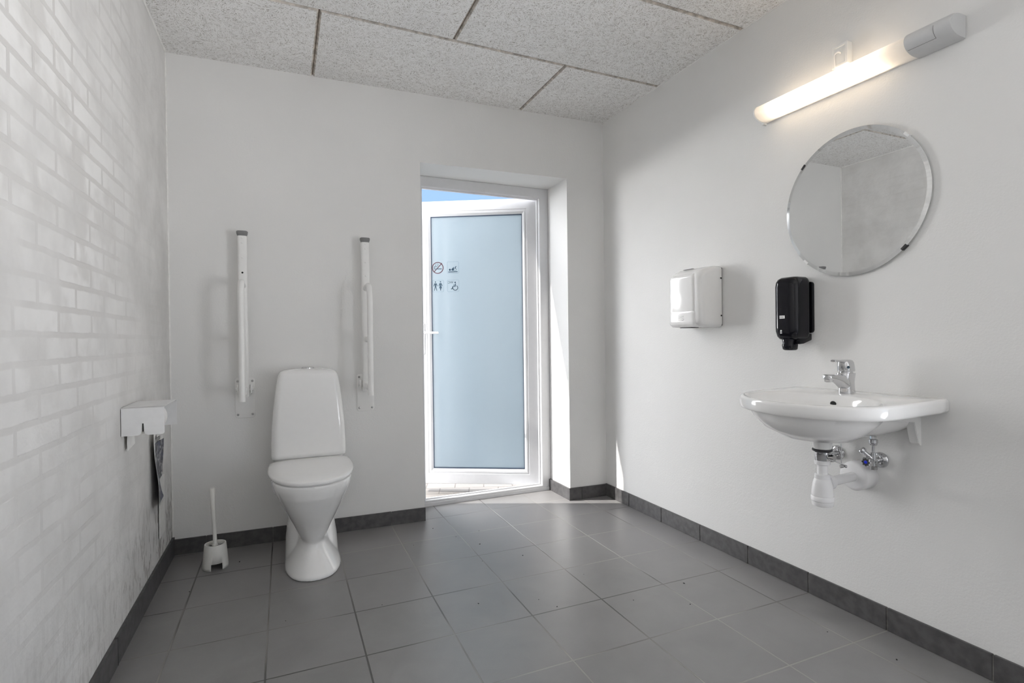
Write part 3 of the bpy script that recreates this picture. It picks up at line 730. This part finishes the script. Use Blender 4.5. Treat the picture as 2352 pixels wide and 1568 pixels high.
mb = MB(); mb.box((HW-.0025, sx-.0018, .012), (HW-.0021, sx+.0018, .045)); obj('slot', mb, 'dark', t, 0)
t = thing('toilet_roll', 'white toilet roll hanging inside the metal holder, loose end down', 'toilet roll', (xl(-.7), -.71, .725), RL)
mb = MB(); mb.lathe([(.02, -.05), (.049, -.05), (.050, -.048), (.050, .048), (.049, .05), (.02, .05)], (.03, .064, .047), (1, 0, 0), 48)
obj('roll', mb, 'paper', t, 40)
mb = MB(); tail = spline([(.0150, .047, 0), (.0120, .02, 0), (.009, -.02, 0), (.010, -.058, 0)], 6)
mb.loft([[V(-.02, p.x, p.y+.010*i/18), V(.08, p.x, p.y), V(.08, p.x+.0006, p.y), V(-.02, p.x+.0006, p.y+.010*i/18)] for i, p in enumerate(tail)])
obj('loose_sheet', mb, 'paper', t, 60)

# poster and the white strip below it
mb = MB(); uvl = mb.bm.loops.layers.uv.new('UVMap'); NX, NZ = 12, 16
PW, PH = .235, .330
grid = []
for i in range(NX+1):
    col = []
    for j in range(NZ+1):
        u_, v_ = i/NX, j/NZ
        lift = .005 + .030*(1-u_)**2*(1-.5*v_) + .003*u_ + .004*math.sin(6*v_+3*u_)
        col.append(mb.bm.verts.new(V(-(u_-.5)*PW, lift, (v_-.5)*PH + .004*math.sin(5*u_))))
    grid.append(col)
for i in range(NX):
    for j in range(NZ):
        f = mb.face((grid[i][j], grid[i+1][j], grid[i+1][j+1], grid[i][j+1]))
        for lp, (a_, b_) in zip(f.loops, ((i, j), (i+1, j), (i+1, j+1), (i, j+1))): lp[uvl].uv = (a_/NX, b_/NZ)
t = thing('poster', 'curling paper notice with dark blue picture below the toilet roll holder', 'poster', (xl(-.3), -.3125, .507), RL)
o = obj('paper_sheet', mb, 'poster', t, 60); sd = o.modifiers.new('solid', 'SOLIDIFY'); sd.thickness = .0005; sd.offset = 0
mb = MB(); text_mb(mb, 'Mane.', .056, Matrix.Translation(V(.090, .0, .108)) @ Matrix.Rotation(PI/2, 4, 'X') @ Matrix.Diagonal((-1, 1, -1, 1)), .0004)
for v in mb.bm.verts:
    u_ = .5 - v.co.x/PW; v_ = v.co.z/PH+.5; v.co.y = .0068 + .030*(1-u_)**2*(1-.5*v_) + .003*u_ + .004*math.sin(6*v_+3*u_) + (v.co.y)*.5; v.co.z += .004*math.sin(5*u_)
obj('lettering', mb, 'text', t, 0)
mb = MB(); mb.prism([(-.052, -.125), (-.055, .13), (-.05, .135), (.04, .13), (.054, .11), (.054, -.128), (.040, -.128)], .004, .0075, 'y')
t = obj('wall_strip', mb, 'sheet', None, 30, loc=(xl(-.2), -.226, .315), rot=(0, 0, RL))
tag(t, 'narrow blank white strip on the brick wall under the notice', 'strip')

# ------------------------------------------------------------------ right wall things: local x = world y, local y = out of wall
RR = PI/2
# hand dryer
t = thing('hand_dryer', 'white wall-mounted hand dryer with domed cover nearest the door', 'hand dryer', (xr(-.962), -.962, 1.238), RR)
mb = MB()
def dry(y, hw, zb, zt, r, cx=0): return [V(px, y, pz) for px, pz in rrect(2*hw, zt-zb, r, 8, cx, (zb+zt)/2)]
mb.loft([dry(.006, .113, -.149, .143, .018), dry(.010, .115, -.151, .145, .02), dry(.045, .115, -.151, .145, .024), dry(.080, .1145, -.149, .140, .028), dry(.105, .1135, -.146, .130, .030), dry(.122, .111, -.142, .118, .032), dry(.132, .106, -.137, .108, .032), dry(.1385, .098, -.130, .099, .03), dry(.141, .085, -.118, .088, .028)])
body = obj('cover', mb, 'seat', t, 70)
mb = MB(); mb.loft([dry(.05, .094, -.1505, -.066, .012, .012), dry(.128, .094, -.148, -.064, .016, .012), dry(.141, .091, -.141, -.066, .016, .012), dry(.147, .084, -.133, -.071, .014, .012), dry(.1485, .07, -.12, -.08, .01, .012)]); obj('air_hood', mb, 'seat', t, 60)
mb = MB(); mb.loft([dry(.05, .090, -.085, .120, .016, .014), dry(.134, .089, -.085, .110, .018, .014), dry(.1445, .084, -.082, .102, .018, .014), dry(.1465, .072, -.078, .092, .014, .014)]); obj('front_panel', mb, 'seat', t, 60)
for i in range(3):
    mb = MB(); pts = [V(.012+.022*math.sin(a), .1487, -.088-.009*i-.010*math.cos(a)) for a in [(-1.1+2.2*j/10) for j in range(11)]]; mb.tube(pts, .0016, 8); obj('airflow_mark', mb, 'plastic', t, 60)
mb = MB(); mb.box((-.03, .075, -.1522), (.055, .118, -.1475), .001); obj('air_outlet', mb, 'dark', t, 30)
mb = MB(); mb.box((-.108, 0, -.142), (.108, .007, .136)); obj('back_plate', mb, 'darkrubber', t, 30)
for zz in (.085, -.095):
    mb = MB(); mb.lathe([(.004, 0), (.004, .002)], (-.1145, .014, zz), (-1, 0, 0), 14); obj('screw', mb, 'dark', t, 40)
mb = MB(); mb.box((-.015, .086, .1385), (.05, .099, .1405), .001); obj('top_vent', mb, 'rubber', t, 30)

# soap dispenser
t = thing('soap_dispenser', 'gloss black soap dispenser on the wall below the mirror', 'soap dispenser', (xr(-1.49), -1.500, 1.14), RR)
mb = MB()
def sd_(z, hw, y0, y1, n=4): return [V(px, py, z) for px, py in sup(hw, (y1-y0)/2, n, n, 48, 0, (y0+y1)/2)]
def sr(z, hw, y0, y1, r=.03): return [V(px, py, z) for px, py in rrect(2*hw, y1-y0, r, 8, 0, (y0+y1)/2)]
mb.loft([sr(-.114, .034, .012, .082, .02), sr(-.111, .043, .008, .092, .024), sr(-.100, .0505, .005, .101), sr(-.080, .0535, .004, .1055), sr(-.06, .054, .004, .106), sr(.10, .054, .004, .106), sr(.118, .0525, .004, .104), sr(.130, .047, .006, .098, .027), sr(.137, .038, .01, .088, .022), sr(.139, .022, .02, .07, .015)])
obj('cover', mb, 'black', t, 60)
mb = MB(); mb.prism(rrect(.104, .205, .012, 5, -.0045, .015), 0, .012, 'y', .002); obj('back_plate', mb, 'black', t, 40)
mb = MB(); mb.loft([sd_(-.156, .018, .05, .088, 3), sd_(-.152, .024, .046, .094, 3), sd_(-.135, .026, .044, .097, 3), sd_(-.128, .0235, .044, .094, 3), sd_(-.108, .028, .04, .096, 3)]); obj('nozzle', mb, 'black', t, 60)
mb = MB(); mb.prism([(.0, -.09), (.07, -.09), (.07, -.132), (.045, -.130), (.0, -.116)], -.044, .030, 'x', .003); obj('push_bar', mb, 'black', t, 40)
mb = MB(); mb.box((-.006, .1058, -.0285), (.018, .1065, -.0165)); lb = obj('label', mb, 'inkwhite', t, 0)
mb = MB(); text_mb(mb, 'TORK', .0068, Matrix.Translation(V(.0168, .1067, -.0248)) @ Matrix.Rotation(PI/2, 4, 'X') @ Matrix.Diagonal((-1, 1, -1, 1)), .0002); obj('lettering', mb, 'text', lb, 0)
mb = MB(); mb.lathe([(.004, 0), (.004, .0006)], (.012, .1055, -.078), (0, 1, 0), 14); mb.box((.008, .1055, -.088), (.016, .1061, -.084)); obj('level_mark', mb, 'inkwhite', t, 0)

# mirror
t = thing('mirror', 'round frameless wall mirror under the strip light', 'mirror', (xr(-1.71), -1.7125, 1.533), RR)
mb = MB(); Rm = .2705; S = 128
def cr(r, y): return [V(r*math.cos(2*PI*i/S), y, r*math.sin(2*PI*i/S)) for i in range(S)]
mb.loft([cr(Rm-.0135, .0125), cr(Rm-.014, .0125)], False, True); obj('glass_disc', mb, 'mirror', t, 30)
mb = MB(); mb.loft([cr(Rm-.02, .006), cr(Rm, .006), cr(Rm, .0105), cr(Rm-.0135, .0125)], True, False); obj('bevelled_edge', mb, 'mirror_edge', t, 20)
for yy, zz, mt, lb in ((-1.512, 1.729, 'darkrubber', 'black clip'), (-1.9, 1.335, 'darkrubber', 'black clip'), (-1.529, 1.338, 'plastic', 'clear clip'), (-1.896, 1.705, 'plastic', 'clear clip')):
    a = math.atan2(zz-1.533, yy+1.7125)
    mb = MB(); mb.box((-.011, -.001, -.007), (.011, .0128, .0016), .0006)
    mb2 = MB(); M4 = Matrix.Translation(V(Rm*math.cos(a), 0, Rm*math.sin(a))) @ Matrix.Rotation(-(a-PI/2), 4, 'Y')
    mb2.merge(mb.bm, M4); obj('clip', mb2, mt, t, 30, label=lb)
mb = MB(); mb.lathe([(.22, 0), (.22, .006)], (0, 0, 0), (0, 1, 0), 64); obj('backing', mb, 'rubber', t, 30)

# wall lamp
t = thing('wall_lamp', 'long lit fluorescent strip light with grey end above the mirror', 'lamp', (xr(-1.7), -1.690, 1.994), RR)
t.rotation_euler = (0, math.radians(-.9), RR)
def lp(x, r=.034, d=.085, inner=0): # D profile
    pts = [V(x, .004, -r), V(x, d*.35, -r)]
    pts += [V(x, d*.35 + (d*.65-inner)*math.cos(a), (r-inner)*math.sin(a)) for a in [(-PI/2 + PI*i/20) for i in range(21)]]
    pts += [V(x, d*.35, r), V(x, .004, r)]
    return pts
XA, XB, XC = .350, -.255, -.385                               # far end, join, near end
mb = MB(); mb.box((XC+.015, .0, -.030), (XA-.01, .018, .030), .002); obj('base_tray', mb, 'enamel', t, 30)
mb = MB(); mb.loft([lp(XA-.008), lp(XB)], False, False); o = obj('diffuser', mb, 'diffuser', t, 50, label='glowing white diffuser')
o.visible_shadow = True
mb = MB(); mb.loft([lp(XA-.008, .036, .087), lp(XA-.004, .036, .087), lp(XA, .033, .084)]); obj('end_cap', mb, 'enamel', t, 50)
mb = MB(); mb.loft([lp(XB, .0365, .088), lp(XC+.006, .0365, .088), lp(XC, .034, .084)]); hs = obj('gear_housing', mb, 'grey_lamp', t, 50, label='grey plastic housing')
mb = MB()
for a_, b_ in (((XC+.045, -.8), (XC+.045, .25)), ((XC+.045, -.8), (XB-.004, -.8))):
    pts = []
    for i in range(13):
        f_ = i/12; x = a_[0]+(b_[0]-a_[0])*f_; a = a_[1]+(b_[1]-a_[1])*f_
        pts.append(V(x, .088*.35 + .0575*math.cos(a), .0368*math.sin(a)))
    mb.tube(pts, .0006, 6)
mb.tube([V(XC+.03, .088*.35+.0575*math.cos(.5+.0*i), .0368*math.sin(.5)) + V(0, 0, 0) for i in range(1)] + [V(XC+.045, .0308+.0575*math.cos(.25), .0368*math.sin(.25)), V(XC+.03, .0308+.0575*math.cos(.25), .0368*math.sin(.25))], .0006, 6) if False else None
obj('cover_seam', mb, 'rubber', hs, 0)
mb = MB(); mb.cyl((XA-.065, .040, 0), (XB+.085, .040, 0), .011); obj('fluorescent_tube', mb, 'tube', t, 50)
mb = MB(); mb.box((XA-.008, .012, -.045), (XA+.002, .03, -.036), .001); obj('clip', mb, 'enamel', t, 30)

# outlet behind the lamp
t = thing('wall_outlet', 'square white cable outlet on the wall behind the strip light', 'outlet', (xr(-1.69), -1.690, 2.085), RR)
mb = MB(); mb.box((-.030, 0, -.04), (.030, .028, .04), .002); obj('box', mb, 'enamel', t, 30)
mb = MB(); ringprof(mb, -.030, .030, -.04, .04, [(0, .028), (0, .031), (.001, .032), (.008, .032), (.009, .029), (.009, .027)]); obj('cover_frame', mb, 'enamel', t, 30)
mb = MB(); mb.tube(spline([(-.002, .026, .008), (0, .040, .010), (.010, .046, .002), (.012, .045, -.02), (.012, .04, -.05), (.012, .03, -.068)], 6), .0032, 10); obj('cable', mb, 'enamel', t, 60)

# ------------------------------------------------------------------ washbasin (local x = s along wall, y = out)
SY = -1.753
t = thing('washbasin', 'white wall-hung porcelain washbasin with half-round front', 'washbasin', (xr(SY), SY, 0), RR)
W0, T0, T1 = .271, .175, .462
def basin_outline(ins, N=72):
    out = []
    for i in range(N+1):
        a = PI*i/N; c, s_ = math.cos(a), math.sin(a)
        out.append(((W0-ins)*math.copysign(abs(c)**(2/1.65), c), T0 + (T1-T0-ins)*abs(s_)**(2/3.585)))
    bk = .0 + max(0, ins)*0.9
    left = [(-(W0-ins), T0*(1-f_)+bk*f_) for f_ in (.25, .5, .75, .96)] + [(-(W0-ins)+.006, bk)]
    mid = [((W0-ins-.006)*(-1+2*f_), bk) for f_ in (.12, .25, .37, .5, .63, .75, .88)]
    right = [((W0-ins)-.006, bk)] + [((W0-ins), T0*(1-f_)+bk*f_) for f_ in (.96, .75, .5, .25)]
    return out + left + mid + right
def zt(y): return .836 - .012*y/T1
oN = len(basin_outline(0))
def oring(ins, dz): return [V(x, y, zt(y)+dz) for x, y in basin_outline(ins)]
def iring(cs, hs_, ct_, ht_, dz, blend=0.0, absz=None):
    res_ = []
    for x, y in basin_outline(0):
        a = math.atan2(y-.235, x)
        # radial match to an ellipse
        ex, ey = cs + hs_*math.cos(math.atan2(math.sin(a)/ht_, math.cos(a)/hs_)), ct_ + ht_*math.sin(math.atan2(math.sin(a)/ht_, math.cos(a)/hs_))
        res_.append(V(ex, ey, (zt(ey)+dz) if absz is None else absz))
    return res_
mb = MB()
rings = [iring(0, .11, .25, .10, 0, absz=.690), iring(0, .165, .27, .140, 0, absz=.722), iring(0, .205, .275, .163, 0, absz=.758), iring(0, .225, .275, .172, 0, absz=.784),
         oring(.012, -.046), oring(.004, -.044), oring(.0005, -.038), oring(0, -.028), oring(.000, -.010), oring(.002, -.004), oring(.006, -.0008), oring(.011, 0),
         iring(0, .236, .300, .148, .0002), iring(0, .231, .300, .144, -.002), iring(0, .225, .299, .139, -.008), iring(0, .205, .295, .125, -.035), iring(0, .170, .285, .105, -.068), iring(0, .11, .27, .07, -.098), iring(0, .035, .25, .03, -.112)]
mb.loft(rings, True, True)
bs = obj('basin', mb, 'ceramic', t, 75)
# spigot under the bowl and rear overflow hump
mb = MB(); mb.lathe([(.028, -.020), (.030, -.012), (.032, .006), (.045, .03), (.07, .045)], (0, .228, .668), (0, 0, 1), 40); obj('drain_boss', mb, 'ceramic', t, 60)
mb = MB()
def hump(y, hw, zb): return [V(hw*math.cos(a), y, .780 - (.780-zb)*max(0, math.sin(a))**.8) for a in [PI*i/24 for i in range(25)]]
R_ = [hump(.002, .175, .690), hump(.05, .175, .686), hump(.12, .165, .684), hump(.2, .14, .684)]
mb.loft(R_, True, True, True); obj('rear_shroud', mb, 'ceramic', t, 60)
mb = MB(); mb.lathe([(.011, 0), (.011, .003)], (0, .1675, .800), (0, 1, -.25), 24); obj('overflow_hole', mb, 'dark', t, 30)
mb = MB(); mb.lathe([(.022, 0), (.022, .003), (.017, .007)], (0, .25, .719), (0, 0, 1), 24); obj('plug', mb, 'chrome', t, 30)

# tap
t = thing('mixer_tap', 'chrome single-lever mixer tap on the washbasin', 'tap', (xr(SY)-.098, SY, zt(.098)+.0005), RR)
mb = MB()
def tr(z, hx_, hy, cy, n=2.5): return [V(px, py, z) for px, py in sup(hx_, hy, n, n, 40, 0, cy)]
mb.loft([tr(0, .0245, .0265, .0), tr(.002, .025, .027, 0), tr(.02, .0235, .0255, .001), tr(.04, .0235, .0265, .003), tr(.055, .0245, .030, .006, 2.8), tr(.07, .0255, .0285, .003, 3), tr(.0735, .025, .028, .003, 3), tr(.0745, .022, .025, .003)])
# spout
def spr(y, hx_, zc, hz): return [V(px, y, pz) for px, pz in sup(hx_, hz, 3, 3, 32, 0, zc)]
mb.loft([spr(-.005, .0225, .037, .033), spr(.012, .0222, .040, .030), spr(.024, .0215, .0435, .0265), spr(.036, .0205, .0485, .0215), spr(.050, .0193, .0535, .0168), spr(.07, .0180, .0580, .0128), spr(.09, .0172, .0605, .0108), spr(.103, .016, .0622, .0092), spr(.108, .012, .0622, .007)])
body = obj('body', mb, 'chrome', t, 60)
mb = MB(); mb.lathe([(.0125, 0), (.0142, .002), (.0142, .010)], (0, .092, .0455), (0, .12, 1), 28); obj('aerator', mb, 'chrome', t, 50)
mb = MB(); mb.lathe([(.0215, 0), (.0215, .005), (.019, .007)], (0, .003, .0735), (0, 0, 1), 32); obj('cartridge_ring', mb, 'chrome', t, 50)
mb = MB()
mb.loft([tr(.079, .0235, .0245, .002, 3), tr(.082, .0245, .0255, .002, 3), tr(.100, .0235, .0245, .003, 3), tr(.112, .0215, .024, .004, 3), tr(.119, .017, .021, .004, 2.6), tr(.121, .01, .014, .004)])
mb.loft([spr(-.012, .016, .113, .007), spr(.01, .0165, .114, .0065), spr(.03, .0145, .116, .0045), spr(.05, .012, .1175, .0038), spr(.066, .0105, .1180, .0042), spr(.0715, .008, .1180, .003)])
lv = obj('lever', mb, 'chrome', t, 60)
mb = MB(); mb.lathe([(.0048, 0), (.0048, .0015)], (-.0200, .0200, .095), (-1, .6, 0), 20); obj('temperature_mark', mb, 'ink', lv, 40)

# basin brackets
def bracket(s, label, first=None):
    if first:
        r_ = first.copy(); COL.objects.link(r_); r_.location = (xr(SY+s), SY+s, 0); r_['label'] = label
        for c in list(first.children): d = c.copy(); COL.objects.link(d); d.parent = r_
        return r_
    r_ = thing('basin_bracket', label, 'bracket', (xr(SY+s), SY+s, 0), RR, 'steel brackets under the washbasin')
    mb = MB(); mb.prism([(0, .672), (0, .782), (.19, .784), (.19, .772), (.10, .758), (.035, .752), (.012, .680), (.006, .672)], -.0015, .0015, 'x')
    mb.box((0, 0, .672), (.030, .003, .782), .001); mb.prism([(.012, .680), (.035, .752), (.0365, .7515), (.0135, .679)], 0, .026, 'x')
    obj('arm', mb, 'enamel', r_, 30)
    mb = MB(); mb.lathe([(.0058, 0), (.0058, .003), (.0045, .005), (.0035, .003)], (.016, .003, .683), (0, 1, 0), 18); obj('screw', mb, 'satin', r_, 40)
    return r_
b1_ = bracket(-.185, 'white steel bracket under the right end of the washbasin')
bracket(.185, 'white steel bracket under the door-side end of the washbasin', b1_)

# waste trap
t = thing('bottle_trap', 'white plastic bottle trap hanging under the washbasin', 'drain trap', (xr(SY)-.228, SY, .0), RR)
mb = MB(); mb.lathe([(.029, 0), (.0315, .002), (.0315, .007), (.029, .009)], (0, 0, .640), (0, 0, 1), 40); obj('rubber_seal', mb, 'darkrubber', t, 50)
mb = MB(); mb.lathe([(.0225, 0), (.0235, .002), (.0235, .030), (.0215, .031), (.0215, .034)], (0, 0, .607), (0, 0, 1), 40); mb.cyl((0, 0, .622), (-.036, -.004, .622), .0085); mb.cyl((-.030, -.004, .622), (-.042, -.005, .622), .0105); obj('waste_body', mb, 'chrome', t, 50)
mb = MB(); mb.lathe([(.0235, 0), (.0245, .001), (.0245, .013), (.022, .015)], (0, 0, .594), (0, 0, 1), 36); obj('upper_nut', mb, 'pipe', t, 40)
mb = MB(); mb.cyl((0, 0, .545), (0, 0, .60), .0165); obj('inlet_pipe', mb, 'pipe', t, 50)
mb = MB(); mb.lathe([(.0235, 0), (.0245, .001), (.0245, .014), (.022, .016)], (0, 0, .544), (0, 0, 1), 36); obj('lower_nut', mb, 'pipe', t, 40)
mb = MB(); mb.lathe([(.033, -.002), (.0345, .0), (.0345, .012), (.0335, .03), (.031, .048), (.027, .062), (.022, .070)], (0, 0, .478), (0, 0, 1), 44); obj('bottle', mb, 'pipe', t, 60)
mb = MB(); mb.lathe([(.025, 0), (.033, .0025), (.0345, .008), (.0345, .018), (.0365, .020), (.0365, .033), (.035, .035)], (0, 0, .449), (0, 0, 1), 44); obj('bottle_cap', mb, 'pipe', t, 40)
# outlet arm slopes back to the wall rosette
o0, o1 = V(0, 0, .525), V(-.004, -.228+.0, .552)
# rosette axis sits slightly nearer the camera
o1 = V(.006, -.205, .532); dd = (o1-o0).normalized()
mb = MB(); mb.lathe([(.023, .026), (.0245, .027), (.0245, .045), (.022, .047)], o0, dd, 36); obj('outlet_nut', mb, 'pipe', t, 40)
mb = MB(); mb.cyl(o0+dd*.02, o1, .0165); obj('outlet_pipe', mb, 'pipe', t, 50)
t2 = thing('pipe_rosette', 'large white round cover where the drain pipe enters the wall', 'pipe cover', (xr(SY), SY+.006, .532), RR)
mb = MB(); mb.lathe([(.052, 0), (.053, .001), (.053, .052), (.050, .058), (.042, .061), (.017, .062)], (0, 0, 0), (0, 1, 0), 56); obj('cover', mb, 'pipe', t2, 50)

# pop-up rod
t3 = thing('pop_up_linkage', 'thin chrome pop-up rod and lever behind the bottle trap', 'waste linkage', (xr(SY)-.14, SY-.0, .0), RR)
mb = MB(); mb.cyl((-.035, .04, .582), (-.035, .04, .675), .0017, seg=10); obj('rod', mb, 'chrome', t3, 50)
mb = MB(); mb.cyl((-.005, .088, .618), (-.050, .035, .594), .0017, seg=10); obj('lever', mb, 'chrome', t3, 50)
mb = MB(); mb.cyl((-.033, .043, .589), (-.038, .035, .589), .006, seg=12); mb.cyl((-.043, .036, .591), (-.047, .03, .589), .0045, seg=10); obj('clamp', mb, 'satin', t3, 50)

# stop valves
def valve(s, z, label, cap, flip):
    v_ = thing('stop_valve', label, 'stop valve', (xr(SY+s), SY+s, z), RR, 'chrome stop valves under the washbasin')
    mb = MB(); mb.lathe([(.028, 0), (.0275, .004), (.021, .009), (.012, .011)], (0, 0, 0), (0, 1, 0), 40); obj('rosette', mb, 'chrome', v_, 50)
    mb = MB(); mb.cyl((0, .008, 0), (0, .055, 0), .009); mb.lathe([(.0115, 0), (.0125, .004), (.0115, .012)], (0, .030, 0), (0, 1, 0), 8)
    mb.cyl((0, .040, -.004), (0, .040, .030), .0085); mb.cyl((0, .040, 0), (0, .040, -.022), .006); obj('body', mb, 'chrome', v_, 40)
    mb = MB(); mb.lathe([(.012, -.006), (.0125, -.003), (.0125, .004), (.010, .006)], (0, .040, -.024), (0, 0, 1), 8); obj('lower_nut', mb, 'satin', v_, 30)
    mb = MB()
    prof = []
    for i in range(48):
        rr = .0165 + .0022*math.cos(8*2*PI*i/48); prof.append((rr*math.cos(2*PI*i/48), rr*math.sin(2*PI*i/48)))
    mb.loft([[V(a_*f_, yy, b_*f_) for a_, b_ in prof] for f_, yy in ((.75, .055), (1, .060), (1, .078), (.8, .082))]); kn = obj('knob', mb, 'chrome', v_, 50)
    mb = MB(); mb.lathe([(.006, 0), (.005, .0016)], (0, .082, 0), (0, 1, 0), 18); obj('knob_cap', mb, cap, kn, 40, label='blue cap' if cap == 'blue' else 'red cap')
    # angled branch with hose to the tap
    mb = MB(); mb.cyl((0, .045, .006), (.022, .062, .032), .0085); mb.lathe([(.0115, 0), (.013, .003), (.013, .012), (.011, .014)], (.020, .060, .030), (.5, .4, .6), 10); obj('branch', mb, 'chrome', v_, 40)
    mb = MB(); mb.cyl((0, .040, .028), (0, .040, .062), .0048); obj('riser', mb, 'chrome', v_, 50)
    mb = MB(); mb.lathe([(.010, 0), (.0125, .003), (.0125, .007), (.0145, .009), (.0145, .020), (.011, .022)], (0, .040, .056), (0, 0, 1), 32); mb.lathe([(.0105, 0), (.0105, .012)], (0, .040, .076), (0, 0, 1), 8); obj('compression_fitting', mb, 'chrome', v_, 40)
    mb = MB(); mb.tube(spline([(0, .040, .084), (.004, .045, .094), (.03*flip, .055, .095), (.05*flip, .06, .105), (.055*flip, .07, .16)], 6), .005, 12); obj('supply_hose', mb, 'satin', v_, 60)
    return v_
valve(-.055, .597, 'chrome stop valve with blue-capped knob, right of the drain cover', 'blue', 1)
M['red'] = simple('red_cap', (0.5, 0.01, 0.01), 0.3)
valve(.105, .592, 'chrome stop valve behind the bottle trap, door side', 'red', -1)

# crumbs on the floor
mb = MB()
spots = [(830, 1120), (0, 0)]
for x, y in [(-.92, -.45), (-.75, -.2), (-.55, -.87), (.15, -1.05), (.28, -.33), (.42, -.3), (.36, -.48), (.2, -.16), (.5, -.7), (.66, -1.0), (.72, -1.28), (.38, -1.12), (.42, -1.2), (.9, -1.4), (1.0, -1.25), (.3, -.68), (1.2, -1.75), (1.25, -1.95), (-.2, -.9), (.05, -.35)]:
    r_ = random.uniform(.0015, .0035)
    tt = bmesh.new(); bmesh.ops.create_icosphere(tt, subdivisions=1, radius=r_)
    for v in tt.verts: v.co.x *= random.uniform(.8, 2); v.co.z *= .5
    mb.merge(tt, Matrix.Translation(V(x, y, r_*.4)) @ Matrix.Rotation(random.uniform(0, 3), 4, 'Z'))
o = obj('floor_debris', mb, 'dark', None, 0); tag(o, 'tiny dark crumbs and dirt specks scattered over the floor tiles', 'dirt'); o['kind'] = 'stuff'
